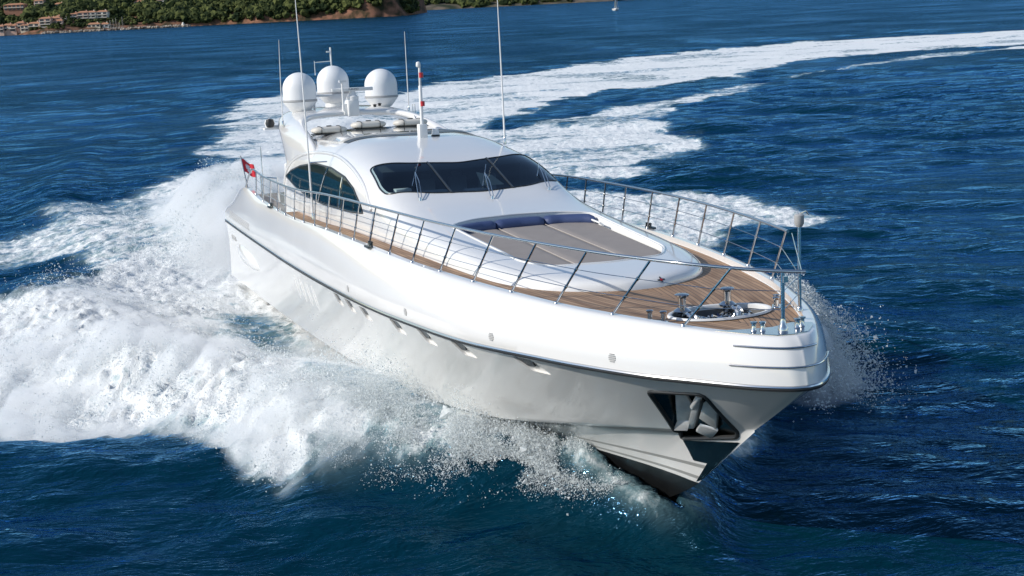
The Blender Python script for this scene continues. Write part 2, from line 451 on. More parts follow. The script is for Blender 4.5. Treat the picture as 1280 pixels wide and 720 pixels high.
def sup_z(x, y):
    zc, b, zb, n = sup_sec(x); q = min(abs(y) / b, .9999)
    return zb + (zc - zb) * (1 - q ** n) ** (1 / n)
sx = list(np.linspace(7.1, 24, 122)) + list(np.linspace(24.1, 26.6, 36)) + list(np.linspace(26.65, 27.28, 18))
NP = 64; rows = []
for x in sx:
    zc, b, zb, n = sup_sec(x); r = []
    for k in range(NP + 1):
        a = math.pi * k / NP
        c_, s_ = math.cos(a), math.sin(a)
        yy = -b * math.copysign(abs(c_) ** (2 / n), c_); hz = abs(s_) ** (2 / n)
        lean = 1 - .05 * hz
        r.append((x, yy * lean, zb + (zc - zb) * hz))
    rows.append(r)
sm = MB(); sm.grid(rows)
sm.grid([[r[0] for r in rows], [r[-1] for r in rows]])
sm.add(rows[0], [tuple(range(NP + 1))]); sm.add(rows[-1], [tuple(range(NP + 1))])
shell = sm.obj('superstructure', [M['gel'], M['matwhite']], Y, angle=40)
def bvh_of(o):
    me = o.data
    return BVHTree.FromPolygons([v.co.copy() for v in me.vertices], [tuple(p.vertices) for p in me.polygons])
SB = bvh_of(shell)
def sup_top(uv):
    h = SB.ray_cast(Vector((uv[0], uv[1], 12)), Vector((0, 0, -1)))
    return (h[0], h[1]) if h[0] else (Vector((uv[0], uv[1], 4)), Vector((0, 0, 1)))
def sup_side(s):
    def f(uv):
        h = SB.ray_cast(Vector((uv[0], s * 8, uv[1])), Vector((0, -s, 0)))
        return (h[0], h[1]) if h[0] else (Vector((uv[0], s * 2.6, uv[1])), Vector((0, s, 0)))
    return f
# sun lounge recess cut into the fore part
REC = rounded([(20.95, -1.80), (24.9, -1.66), (25.62, -1.25), (25.78, 0), (25.62, 1.25), (24.9, 1.70), (20.95, 1.88), (20.62, 1.05), (20.5, .05), (20.6, -1.0)], .25, 4)
n = len(REC)
vs = [(x, y, 5.2) for x, y in REC] + [(WC_x * .0 + x, y * .96, float(np.interp(x, [20, 26], [4.02, 3.60]))) for (x, y), WC_x in zip(REC, [0] * n)]
c = MB().add(vs, [tuple(range(n)), tuple(range(2 * n - 1, n - 1, -1))] + [(i, (i + 1) % n, n + (i + 1) % n, n + i) for i in range(n)]).obj('cutter', M['matwhite'], Y, smooth=False)
boolean(shell, [c])
# raised lip round the recess
g = MB(); band(g, REC, sup_top, .022, .0, 140); g.obj('lounge_lip', M['gel'], Y)

# sun pads (three long cushions) and navy bolsters
def pad_z(x): return float(np.interp(x, [20, 26], [4.02, 3.60])) + .13
def rec_half(x):
    # half width of the recess at x
    ys = [y for (a, y) in REC]
    best = 0; m = len(REC)
    for i in range(m):
        (x0, y0), (x1, y1) = REC[i], REC[(i + 1) % m]
        if (x0 - x) * (x1 - x) <= 0 and x0 != x1:
            yy = y0 + (y1 - y0) * (x - x0) / (x1 - x0); best = max(best, abs(yy))
    return best * .955
def cushion(y0, y1, name):
    g = MB(); xs = np.linspace(20.95, 25.50, 40); rows = []; brow = []
    for i, x in enumerate(xs):
        hw = rec_half(x) - .02; a = max(y0, -hw); b = min(y1, hw)
        if b - a < .05: b = a + .05 if a > -hw + .01 else a + .05
        r = []
        for j in range(13):
            t = j / 12; e = min(t, 1 - t) * (b - a); ex = min(x - 20.95, 25.50 - x)
            drop = .035 * math.exp(-e / .03) + .035 * math.exp(-ex / .04)
            r.append((x, a + (b - a) * t, pad_z(x) - drop))
        rows.append(r); brow.append([(p[0], p[1], p[2] - .13) for p in r])
    g.grid(rows); g.grid([[r[0] for r in rows], [r[0] for r in brow]]); g.grid([[r[-1] for r in rows], [r[-1] for r in brow]])
    g.grid([rows[0], brow[0]]); g.grid([rows[-1], brow[-1]])
    return g.obj(name, M['pad'], Y, angle=60)
for a, b in ((-2, -.6), (-.59, .59), (.6, 2)): cushion(a, b, 'sun_pad')
for yy in (-.595, .595):
    MB().tube([(x, yy, pad_z(x) - .012) for x in np.linspace(20.96, 25.45, 20)], .008, 6).obj('cushion_piping', M['piping'], Y)
for a, b in ((-1.72, -.63), (-.60, .60), (.63, 1.72)):
    rows = []
    for y in np.linspace(a, b, 16):
        xb = float(np.interp(abs(y), [0, 1.0, 1.5, 1.72], [20.50, 20.62, 20.86, 21.05])); z = pad_z(20.9)
        e = min(y - a, b - y); k = 1 - .35 * math.exp(-e / .04)
        rows.append([(xb + .22 + .20 * k * math.cos(t), y, z + .02 + .15 * k * math.sin(t)) for t in np.linspace(0, 2 * math.pi, 16, endpoint=False)])
    g = MB(); g.grid(rows, close_v=True); g.add(rows[0], [tuple(range(16))]); g.add(rows[-1], [tuple(range(16))])
    g.obj('backrest_cushion', M['navy'], Y, angle=50)
# hand grips in the coaming
g = MB(); g.tube([(21.6, 1.60, 4.10), (21.62, 1.52, 4.16), (22.1, 1.50, 4.13), (22.12, 1.58, 4.07)], .022, 8); g.obj('grab_handle', M['matwhite'], Y)

# windshield
WS = rounded([(17.85, -2.33), (18.32, -1.3), (18.47, 0), (18.32, 1.3), (17.85, 2.33), (17.35, 2.385), (16.0, 2.26), (16.48, 1.3), (16.72, 0), (16.48, -1.3), (16.0, -2.26), (17.35, -2.385)], .2, 4)
mg, ng = new_mat('windshield_glass'); og = node(ng, 'ShaderNodeOutputMaterial'); tg = node(ng, 'ShaderNodeBsdfTransparent'); tg.inputs[0].default_value = (.72, .84, .86, 1)
gg = node(ng, 'ShaderNodeBsdfAnisotropic'); gg.inputs['Roughness'].default_value = .03; gg.inputs['Color'].default_value = (.8, .9, 1, 1)
fg = node(ng, 'ShaderNodeFresnel'); fg.inputs['IOR'].default_value = 1.38; xg = node(ng, 'ShaderNodeMixShader')
ng.links.new(fg.outputs[0], xg.inputs[0]); ng.links.new(tg.outputs[0], xg.inputs[1]); ng.links.new(gg.outputs[0], xg.inputs[2]); ng.links.new(xg.outputs[0], og.inputs[0])
g = MB(); patch(g, WS, sup_top, .008, .012, 160, 14); ws = g.obj('windshield', mg, Y, angle=60)
g = MB(); band(g, WS, sup_top, .022, .004, 200); g.obj('windshield_gasket', M['frame'], ws)
M['helm'] = pbr('dark_helm_trim', (.07, .085, .09), .6)
wc = np.mean(np.array(WS), axis=0); WSI = [tuple(wc + (np.array(q) - wc) * .975) for q in WS]
cut = vprism(WSI, 3.95, 6.2).obj('cutter', M['helm'], Y, smooth=False); boolean(shell, [cut])
boolean(shell, [MB().box((14.9, 0, 4.62), (3.9, 3.9, 1.15)).obj('cutter', M['helm'], Y, smooth=False)])
g = MB(); g.box((17.75, 0, 4.22), (.8, 4.0, .62)); g.box((17.45, -1.1, 4.62), (.35, .9, .26)); g.box((17.45, .2, 4.60), (.35, .7, .22)); g.obj('dashboard', M['grille'], Y, bevel=.04)
for yy in (-.75, .15, 1.0):
    g = MB(); g.box((16.05, yy, 4.62), (.16, .52, .66)); g.box((16.28, yy, 4.32), (.50, .54, .16)); g.box((16.02, yy, 5.02), (.12, .30, .16)); g.obj('helm_seat', M['grille'], Y, bevel=.05)
g = MB(); g.add([(17.5, .30, 4.80), (17.30, 1.0, 4.76), (17.0, .80, 4.98), (17.05, .34, 5.10), (17.52, .30, 4.78), (17.32, 1.0, 4.74), (17.02, .80, 4.96), (17.07, .34, 5.08)], [(0, 1, 2, 3), (7, 6, 5, 4), (0, 4, 5, 1), (1, 5, 6, 2), (2, 6, 7, 3), (3, 7, 4, 0)]); g.obj('folded_chart', M['interior'], Y, smooth=False)
g = MB(); g.box((17.2, -1.75, 4.70), (.30, .42, .26)); g.obj('chart_display', M['matwhite'], Y, bevel=.02)
for s in (-1, 1):
    a, b = (18.40, s * .83), (16.55, s * .83)
    pts = []
    for t in np.linspace(0, 1, 12):
        p_, n_ = sup_top((a[0] * (1 - t) + b[0] * t, a[1])); pts.append(p_ + n_ * .012)
    MB().tube(pts, .032, 6).obj('mullion', M['frame'], ws)
for yw, lean in ((-1.73, .32), (0.03, .32), (1.73, .28)):
    p_, n_ = sup_top((18.62 if abs(yw) > 1 else 18.98, yw))
    wq = MB(); wq.lathe(p_, [(.0, .07), (.035, .07), (.045, .02), (.05, -.02)], 12)
    tip, nt_ = sup_top((p_.x - 1.35, yw + lean)); tip = tip + nt_ * .10
    for d in (-.04, .04):
        wq.tube([p_ + Vector((0, d, .06)), (p_ * .5 + tip * .5) + Vector((0, d, .12)), tip], .011, 6)
    t1, _ = sup_top((p_.x - 1.95, yw + lean + .28)); t0, _ = sup_top((p_.x - .75, yw + lean - .28))
    wq.tube([t0 + Vector((0, 0, .035)), tip - nt_ * .04, t1 + Vector((0, 0, .035))], .013, 6)
    wq.obj('wiper', M['chrome'], Y)
# a chart and a towel lying behind the windshield glass are seen as pale shapes on the dashboard
# side windows with their arched surround
SW = [(7.35, 4.60), (8.0, 4.82), (9.2, 5.03), (11.0, 5.20), (13.0, 5.18), (14.6, 5.02), (15.6, 4.78), (16.35, 4.42), (16.6, 4.22), (15.6, 4.16), (14.2, 4.14), (12.4, 4.12), (10.6, 4.18), (9.0, 4.34)]
AR = [(7.1, 4.2), (7.35, 4.75), (8.1, 5.15), (9.66, 5.42), (11.6, 5.52), (13.4, 5.48), (15.2, 5.22), (16.5, 4.86), (17.3, 4.35)]
# after cabin sides and radar arch: one hoop, broad at the foot and narrow over the roof
def arch_prof(t):
    # t 0..1 from starboard foot to the middle: centre y,z, chord xa..xf, thickness
    K = [0, .12, .30, .45, .56, .66, .76, .88, 1.0]
    y = np.interp(t, K, [2.50, 2.50, 2.44, 2.36, 2.24, 2.08, 1.76, 1.1, 0])
    z = np.interp(t, K, [3.45, 3.9, 4.8, 5.45, 5.85, 6.18, 6.42, 6.50, 6.52])
    xa = np.interp(t, K, [7.2, 7.2, 6.9, 6.1, 5.1, 4.1, 3.8, 4.0, 4.1])
    xf = np.interp(t, K, [9.9, 10.0, 10.4, 10.6, 9.9, 7.9, 6.7, 6.1, 6.0])
    th = np.interp(t, K, [.22, .22, .24, .26, .28, .28, .27, .24, .24])
    return y, z, xa, xf, th
rows = []; NT = 90
T_ = [2 * i / NT for i in range(NT + 1)]
sec = [arch_prof(t if t <= 1 else 2 - t) for t in T_]
# smooth the control values
A = np.array([[(-q[0] if t <= 1 else q[0]), *q[1:]] for q, t in zip(sec, T_)])
for _ in range(6):
    A[1:-1] = (A[:-2] + 2 * A[1:-1] + A[2:]) / 4
for i in range(len(A)):
    y, z, xa, xf, th = A[i]; a = A[max(i - 1, 0)]; b = A[min(i + 1, len(A) - 1)]
    tx = np.array([b[0] - a[0], b[1] - a[1]]); tx /= np.linalg.norm(tx) + 1e-9
    nrm = np.array([-tx[1], tx[0]])
    cx, hx = (xa + xf) / 2, (xf - xa) / 2; r = []
    for k in range(28):
        an = 2 * math.pi * k / 28; ca, sa = math.cos(an), math.sin(an)
        ux = math.copysign(abs(ca) ** .55, ca) * hx; un = math.copysign(abs(sa) ** .55, sa) * th / 2
        # the leading edge of the beam droops a little
        dz = -.10 * (ux / hx) if hx > 0 else 0
        r.append((cx + ux, y + nrm[0] * un, z + nrm[1] * un + dz * .6))
    rows.append(r)
g = MB(); g.grid(rows, close_v=True); g.add(rows[0], [tuple(range(28))]); g.add(rows[-1], [tuple(range(28))])
arch = g.obj('radar_arch', M['gel'], Y, angle=50)
AB = BVHTree.FromPolygons([v.co.copy() for v in arch.data.vertices], [tuple(p.vertices) for p in arch.data.polygons])
def outer(s):
    def pr2(uv):
        h1 = SB.ray_cast(Vector((uv[0], s * 8, uv[1])), Vector((0, -s, 0))); h2 = AB.ray_cast(Vector((uv[0], s * 8, uv[1])), Vector((0, -s, 0)))
        hs = [h for h in (h1, h2) if h[0] and h[0].y * s > 0]
        if not hs: return Vector((uv[0], s * 2.6, uv[1])), Vector((0, s, 0))
        h = max(hs, key=lambda q: q[0].y * s); return h[0], h[1]
    return pr2
for s in (-1, 1):
    pr = outer(s)
    g = MB(); patch(g, rounded(SW, .1, 2), pr, .010, .03, 140, 12); sw = g.obj('side_window', M['glass'], Y, angle=60)
    g = MB(); band(g, SW, pr, .028, .004, 160); g.obj('window_gasket', M['frame'], sw)
    for a, b in (((11.9, 4.15), (12.7, 5.18)), ((14.3, 4.15), (14.4, 5.0))):
        pts = [pr((a[0] * (1 - t) + b[0] * t, a[1] * (1 - t) + b[1] * t)) for t in np.linspace(0, 1, 10)]
        MB().tube([p_ + n_ * .015 for p_, n_ in pts], .022, 6).obj('window_bar', M['chrome'], sw)

# arched surround moulding of the side windows: a raised band
for s in (-1, 1):
    pr2 = outer(s)
    rows = []
    for (x, z) in resample([tuple(q) for q in catmull(AR, 40)], 70, False):
        p_, n_ = pr2((x, z)); rows.append(p_)
    rows = [rows[0]] + [(rows[i - 1] + rows[i] * 2 + rows[i + 1]) / 4 for i in range(1, len(rows) - 1)] + [rows[-1]]
    g = MB(); g.tube(rows, .055, 10); g.obj('window_arch_moulding', M['gel'], Y)

# cockpit floor and lower after cabin between the arch legs
g = MB(); g.box((4.6, 0, 3.40), (7.0, 5.6, .25)); g.box((7.0, 0, 4.2), (1.6, 4.9, 1.5)); g.obj('cockpit', M['matwhite'], Y, smooth=False, bevel=.05)

# sun roof: glossy panel with a dark strip ahead of it painting the gap's shadow
def top_patch(name, poly, mat, off, depth, parent=Y, rr=.15):
    g = MB(); patch(g, rounded(poly, rr, 4), sup_top, off, depth, 100, 10); return g.obj(name, mat, parent, angle=50)
top_patch('sunroof_gap_shadow', [(12.20, -1.95), (12.72, -1.93), (13.2, 0), (12.72, 1.93), (12.20, 1.95), (12.70, 0)], M['frame'], .012, .03, rr=.03)
sr = top_patch('sunroof_panel', [(8.1, -2.0), (12.1, -2.0), (12.62, 0), (12.1, 2.0), (8.1, 2.0)], pbr('glossy_white_panel', (.62, .62, .61), .05, coat=1.0), .045, .06)
# handrail along the port side of the roof
pts = []
for x in np.linspace(9.5, 14.0, 24):
    p_, n_ = sup_top((x, 2.28)); pts.append(p_ + Vector((0, 0, .05 * math.sin(math.pi * (x - 9.5) / 4.5) ** .3)))
MB().tube(pts, .03, 8).obj('roof_rail', M['chrome'], Y)

# life rafts in a row across the after end of the roof
for i, (xr, yr) in enumerate(((9.3, -1.62), (9.05, -.28), (8.9, 1.15))):
    p_, n_ = sup_top((xr, yr)); g = MB(); rows = []
    L = .56
    for u in np.linspace(-1, 1, 17):
        k = (1 - abs(u) ** 5) ** .5 if abs(u) < 1 else 0.05
        k = max(k, .25)
        rows.append([(p_.x + .30 * k * math.copysign(abs(math.cos(t)) ** .6, math.cos(t)), p_.y + u * L, p_.z + .17 + .11 * k * math.copysign(abs(math.sin(t)) ** .6, math.sin(t))) for t in np.linspace(0, 2 * math.pi, 20, endpoint=False)])
    g.grid(rows, close_v=True); g.add(rows[0], [tuple(range(20))]); g.add(rows[-1], [tuple(range(20))])
    ra = g.obj('life_raft', M['cream'], Y, angle=50)
    g = MB()
    for u in (-.3, .3):
        g.tube([(p_.x + .315 * math.copysign(abs(math.cos(t)) ** .6, math.cos(t)), p_.y + u, p_.z + .17 + .122 * math.copysign(abs(math.sin(t)) ** .6, math.sin(t))) for t in np.linspace(0, 2 * math.pi, 21)], .012, 6)
    g.box((p_.x + .02, p_.y, p_.z + .295), (.12, .14, .03)); g.box((p_.x, p_.y, p_.z + .055), (.66, 1.0, .03))
    g.obj('raft_strap', M['frame'], ra)

# satellite domes
def sat_dome(x, y, zc, r):
    prof = [(max(.001, math.sin(q)), .22 + math.cos(q)) for q in np.linspace(0, math.pi / 2, 12)] + [(1.0, -.1), (1.0, -.42)]
    g = MB(); g.lathe((x, y, zc), [(a * r, b * r) for a, b in prof], 40)
    d = g.obj('satellite_dome', M['dome'], Y, angle=60)
    g = MB(); g.lathe((x, y, zc), [(1.0 * r, -.40 * r), (1.035 * r, -.42 * r), (1.035 * r, -.52 * r), (1.0 * r, -.54 * r)], 40); g.obj('dome_band', M['band'], d, angle=30)
    g = MB(); g.lathe((x, y, zc), [(1.0 * r, -.53 * r), (.97 * r, -.62 * r), (.60 * r, -1.06 * r), (.42 * r, -1.15 * r), (.42 * r, -1.35 * r), (.55 * r, -1.45 * r), (.55 * r, -1.6 * r)], 40); g.obj('dome_base', M['dome'], d, angle=30)
sat_dome(4.78, -1.44, 7.19, .565); sat_dome(4.78, 1.44, 7.19, .565); sat_dome(3.75, 0, 7.38, .56)
g = MB(); g.lathe((3.75, 0, 6.5), [(.34, 0), (.30, .25), (.22, .5)], 24); g.tube([(4.3, -.85, 6.55), (4.3, -.85, 7.05), (4.3, -.2, 7.05)], .05, 8); g.tube([(4.3, -.85, 6.95), (3.9, -1.3, 6.95)], .03, 6)
g.obj('dome_bracket', M['matwhite'], Y)
# radar scanner
g = MB(); g.box((6.0, .05, 6.62), (.42, .40, .55)); g.box((5.95, -.12, 6.58), (.30, .30, .40)); pd = g.obj('scanner_pedestal', M['matwhite'], Y, bevel=.06)
MB().lathe((6.0, .08, 6.88), [(.20, 0), (.20, .12), (.12, .2), (.10, .33)], 20).obj('gearbox', M['matwhite'], pd)
sc = MB(); sc.box((6.05, .07, 7.24), (.13, 1.42, .12)); scn = sc.obj('radar_scanner', M['matwhite'], Y, bevel=.03)
cu = bpy.data.curves.new('lettering', 'FONT'); cu.body = 'FURUNO'; cu.size = .085; cu.align_x = 'CENTER'; cu.align_y = 'CENTER'; cu.extrude = .001
to = bpy.data.objects.new('t', cu); COL.objects.link(to); bpy.context.view_layer.update()
tm = bpy.data.meshes.new_from_object(to.evaluated_get(bpy.context.evaluated_depsgraph_get())); bpy.data.objects.remove(to)
tm.materials.append(M['rubber']); lt = bpy.data.objects.new('lettering', tm); COL.objects.link(lt); lt.parent = scn
lt.matrix_local = Matrix(((0, 0, 1, 6.118), (1, 0, 0, .10), (0, 1, 0, 7.245), (0, 0, 0, 1)))
g = MB(); g.tube([(6.25, -.32, 6.55), (6.25, -.32, 7.48)], .035, 8); g.box((6.25, -.30, 7.52), (.10, .24, .07)); g.obj('camera_post', M['matwhite'], Y)
g = MB(); g.lathe((6.3, .75, 6.62), [(.05, 0), (.05, .05), (.07, .08), (0.001, .1)], 12); g.lathe((6.3, .92, 6.65), [(.05, 0), (.05, .05), (.07, .08), (0.001, .1)], 12); g.obj('deck_horn', M['rubber'], Y)
# searchlight pod on the starboard arch shoulder
g = MB(); g.lathe((4.6, -2.50, 6.22), [(.001, -.16), (.14, -.14), (.18, 0), (.14, .12), (.001, .17)], 18); g.box((4.6, -2.46, 6.04), (.34, .50, .07)); g.box((4.6, -2.24, 6.08), (.20, .34, .12))
pod = g.obj('searchlight', M['matwhite'], Y, angle=50)
MB().lathe((4.74, -2.52, 6.22), [(.001, .16), (.12, .13), (.155, 0), (.12, -.12), (.001, -.15)], 18).obj('lens', M['rubber'], pod)

# aerials
def whip(x, y, z0, z1, r0=.028, r1=.008, dx=0.0, dy=0.0, name='whip_antenna', mat='matwhite'):
    g = MB(); n = 8
    g.tube([(x + dx * t ** 1.6, y + dy * t, z0 + (z1 - z0) * t) for t in np.linspace(0, 1, n)], [r0 + (r1 - r0) * t for t in np.linspace(0, 1, n)], 8)
    o = g.obj(name, M[mat], Y)
    MB().lathe((x, y, z0), [(.045, -.02), (.045, .14), (.03, .18)], 12).obj('base', M['chrome'], o)
whip(12.75, -3.1, 3.75, 10.2, .035, .010, -.35)
MB().tube([(12.7, -3.1, 5.35), (12.9, -2.62, 5.36)], .018, 6).obj('antenna_bracket', M['chrome'], Y)
whip(14.46, 2.2, 5.62, 10.2, .032, .009, -.1)
whip(5.46, 2.2, 6.35, 9.1, .022, .007)
whip(5.79, -2.3, 6.15, 8.96, .022, .006, .3)
g = MB(); g.tube([(3.3, .1, 7.9), (3.3, .1, 8.7)], .03, 8); g.box((3.3, .02, 8.55), (.05, .14, .05)); g.box((3.3, -.5, 8.0), (.02, .02, .5)); g.tube([(3.3, -.5, 8.2), (3.3, .1, 8.22)], .012, 6); g.tube([(3.75, 0, 8.0), (3.3, .1, 7.95)], .03, 6)
g.obj('masthead_light_post', M['matwhite'], Y)
for y in (1.62, 1.8): MB().tube([(7.6, y + .35, 5.75), (7.2, y + .2, 6.3)], .018, 6).obj('vhf_aerial', M['chrome'], Y)
for y in (2.30, 2.38): MB().tube([(5.6, y, 6.2), (5.6, y, 6.62)], .015, 6).obj('vhf_aerial', M['chrome'], Y)
# signal mast with its two red lamps
pm, _ = sup_top((13.7, 0)); g = MB()
g.box((13.7, .0, pm.z + .16), (.24, .24, .42)); g.tube([(13.7, 0, pm.z), (13.72, 0, pm.z + 1.45)], .05, 12); g.tube([(13.72, 0, pm.z + 1.4), (13.74, 0, pm.z + 2.0)], .034, 10)
g.lathe((13.74, -.03, pm.z + 1.98), [(.0, .14), (.06, .12), (.07, 0), (.03, -.02)], 12)
mast = g.obj('signal_mast', M['matwhite'], Y, bevel=.02)
for z in (.92, 1.72):
    MB().lathe((13.76, .03, pm.z + z), [(.001, .09), (.062, .09), (.062, -.05), (.001, -.05)], 14).obj('red_lamp', M['red'], mast)
g = MB(); g.lathe((13.6, .42, pm.z - .01), [(.12, 0), (.11, .08), (.09, .20), (.001, .26)], 16); g.obj('roof_light', M['matwhite'], Y)
MB().lathe((13.6, .42, pm.z - .01), [(.125, -.01), (.125, .05), (.10, .055)], 16).obj('roof_light_ring', M['rubber'], Y)

# ------------------------------------------------------------------ rails
def rail_top_pt(x, s, h=None):
    y = dek_y(x) - .06; z = dek_z(x)
    h = h or float(np.interp(x, [5, 15, 25, 28, 31], [.78, .92, 1.0, 1.04, 1.05]))
    # outward lean along the local normal of the deck edge
    e = .2; dy = (dek_y(x + e) - dek_y(x - e)) / (2 * e); nrm = Vector((-dy, 1, 0)).normalized()
    lean = -float(np.interp(x, [15, 20, 25, 28, 30.9], [.03, .10, .18, .24, .34]))
    fwd = float(np.interp(x, [5, 15, 20, 25, 28, 30.9], [.15, .33, .5, .75, .88, .95]))
    return Vector((x, s * y, z)), Vector((x + fwd, s * (y + lean), z + h))
SX = [5.3, 6.6, 7.9, 9.2, 10.5, 11.8, 13.1, 14.4, 15.72, 17.0, 18.25, 19.5, 21.0, 22.45, 23.9, 25.35, 26.75, 28.13, 29.5, 30.9]
for s in (-1, 1):
    tops = []; xs_ = np.linspace(4.3, 30.9, 110)
    for x in xs_: tops.append(rail_top_pt(x, s)[1])
    if s == -1:
        tops = [t for t in tops if t.x < 31.4]
        tail = [Vector((31.75, -.42, 4.45)), Vector((32.0, -.05, 4.42)), Vector((32.12, .18, 4.42)), Vector((32.2, .30, 4.42))]
        tops = tops + tail
        start = [Vector((3.2, -3.22, dek_z(3.2) + .02)), Vector((3.4, -3.22, dek_z(3.4) + .28))]
        tops = start + tops
    else:
        tops = [t for t, x in zip(tops, xs_) if x < 28.45]
    # soften
    for _ in range(3): tops = [tops[0]] + [(tops[i - 1] + tops[i] * 2 + tops[i + 1]) / 4 for i in range(1, len(tops) - 1)] + [tops[-1]]
    rail = MB().tube(tops, .030, 10).obj('guard_rail', M['chrome'], Y)
    for x in SX:
        if s == 1 and x > 29: continue
        b, t = rail_top_pt(x, s)
        g = MB(); g.tube([b, t], .021, 8); g.lathe(b, [(.05, -.01), (.045, .03), (.025, .05)], 10)
        for q in (.33, .66): g.tube([b.lerp(t, q - .02), b.lerp(t, q + .02)], .03, 8)
        g.obj('stanchion', M['chrome'], rail)
    for q in (.33, .66):
        L = []
        for x in np.linspace(5.3, 30.9 if s < 0 else 28.13, 90):
            b, t = rail_top_pt(x, s); L.append(b.lerp(t, q))
        if s < 0: L += [Vector((32.0, -.02, 3.5 + .92 * q))]
        else: L += [Vector((30.82, 1.11, 3.5 + .9 * q)), Vector((32.0, .02, 3.5 + .92 * q))]
        MB().tube(L, .0075, 6).obj('lifeline', M['chrome'], rail)
    if s == 1:
        a = rail_top_pt(28.45, 1)[1]
        MB().tube([a, Vector((32.22, .22, 4.41))], .008, 6).obj('lifeline', M['chrome'], rail)
g = MB(); g.tube([(32.0, 0, 3.46), (32.0, 0, 4.41)], .034, 10); g.lathe((32.0, 0, 3.47), [(.085, 0), (.08, .06), (.05, .1), (.045, .2)], 16); g.box((32.03, .02, 4.30), (.08, .08, .10)); g.obj('bow_post', M['chrome'], Y)
g = MB(); g.tube([(30.82, 1.11, 3.46), (30.82, 1.11, 4.95)], .030, 10); g.lathe((30.82, 1.11, 3.48), [(.06, 0), (.055, .05), (.035, .08)], 14); g.tube([(30.82, 1.13, 5.16), (30.7, 1.32, 5.17), (30.65, 1.42, 5.10)], .012, 6)
lp = g.obj('light_post', M['chrome'], Y)
MB().lathe((30.82, 1.11, 4.93), [(.001, 0), (.05, 0), (.085, .06), (.085, .20), (.06, .22), (.001, .22)], 16).obj('bow_light', M['band'], lp)
# ensign on a short staff, and a plain staff beside it
g = MB(); g.tube([(3.5, -3.2, 3.9), (2.5, -3.2, 5.05)], .022, 8); staff = g.obj('flagstaff', M['chrome'], Y)
NF, MF = 24, 16; rows = []; a0 = Vector((2.55, -3.2, 4.98)); dn = (Vector((3.5, -3.2, 3.9)) - Vector((2.5, -3.2, 5.05))).normalized()
g = MB(); P0 = []
for i in range(MF + 1):
    P0.append([a0 + dn * (.62 * i / MF) + Vector((-.06 * math.sin(j / NF * 5) + .12 * j / NF, .40 * j / NF, -.26 * (j / NF) ** 1.2 + .03 * math.sin(j / NF * 8))) for j in range(NF + 1)])
def cross(u, v):
    u, v = abs(u), abs(v)
    return (u < .12 + .35 * v if v < .5 and v > u else False) or (v < .12 + .35 * u if u < .5 and u >= v else False)
vs = [p for r in P0 for p in r]
for i in range(MF):
    for j in range(NF):
        u, v = (j + .5) / NF, (i + .5) / MF
        white = v < .07 or (cross((u - .5) * 2.1, (v - .52) * 1.5) and abs(u - .5) < .22 and abs(v - .52) < .30)
        b = i * (NF + 1) + j; g.f.append((b, b + 1, b + NF + 2, b + NF + 1)); g.m.append(1 if white else 0)
g.v = vs
g.obj('ensign', [M['flag_red'], M['flag_white']], staff)
MB().tube([(5.5, -3.05, 3.9), (5.5, -3.05, 5.5)], .018, 6).obj('jackstaff', M['chrome'], Y)
g = MB(); g.tube([(4.9, -3.0, 3.6), (4.9, -3.0, 4.45), (6.4, -2.75, 4.48), (6.5, -2.75, 3.7)], .025, 8); g.obj('boarding_gate_rail', M['chrome'], Y)

# ------------------------------------------------------------------ bow fittings
zd0 = deck_z_at(29.8) + .006
g = MB(); rows = []
for r_, z_ in ((.975, -.05), (.975, .02), (1.0, .035), (1.05, .035), (1.07, .0)):
    rows.append([(WC[0] + WR[0] * r_ * math.cos(a) + (0), WC[1] + WR[1] * r_ * math.sin(a), zd0 + z_) for a in np.linspace(0, 2 * math.pi, 48, endpoint=False)])
g.grid(rows, close_v=True); g.obj('windlass_well', M['matwhite'], Y, angle=50)
def windlass(x, y):
    z = zd0 - .22
    g = MB(); g.lathe((x, y, z), [(.17, 0), (.17, .10), (.09, .14), (.09, .22), (.15, .24), (.16, .27), (.12, .30), (.075, .33), (.07, .42), (.075, .50), (.125, .535), (.13, .56), (.10, .575), (.001, .58)], 24)
    o = g.obj('windlass', M['chrome'], Y, angle=35)
    g = MB(); g.lathe((x + .28, y, z + .10), [(.16, -.08), (.19, -.05), (.12, 0), (.19, .05), (.16, .08)], 24, mat=Matrix.Rotation(math.pi / 2, 3, 'X')); g.obj('chain_wheel', M['chrome'], o, angle=35)
    g = MB(); g.lathe((x - .02, y + .02, z), [(.20, .0), (.21, .06), (.18, .10)], 20); g.obj('brake_band', M['navy'], o)
windlass(29.55, -.48); windlass(29.45, .50)
def chainrun(pts, name='anchor_chain'):
    g = MB(); P = resample(pts, 40, False)
    for i in range(len(P) - 1):
        a = Vector(P[i]); b = Vector(P[i + 1]); t = (b - a).normalized(); m_ = (a + b) / 2
        n0 = t.orthogonal().normalized(); n1 = t.cross(n0); nn = n0 if i % 2 else n1
        L = (b - a).length * .72
        g.tube([m_ + t * L * math.cos(q) + nn * .028 * math.sin(q) for q in np.linspace(0, 2 * math.pi, 11)], .010, 5, cap=False)
    g.obj(name, M['chrome'], Y)
chainrun([(29.8, -.48, zd0 + .02), (30.0, -.38, zd0 - .02), (30.15, -.25, zd0 - .16), (30.2, -.2, zd0 - .33)])
chainrun([(29.7, .50, zd0 + .02), (29.95, .45, zd0 - .02), (30.15, .3, zd0 - .16), (30.2, .2, zd0 - .33)])
g = MB()
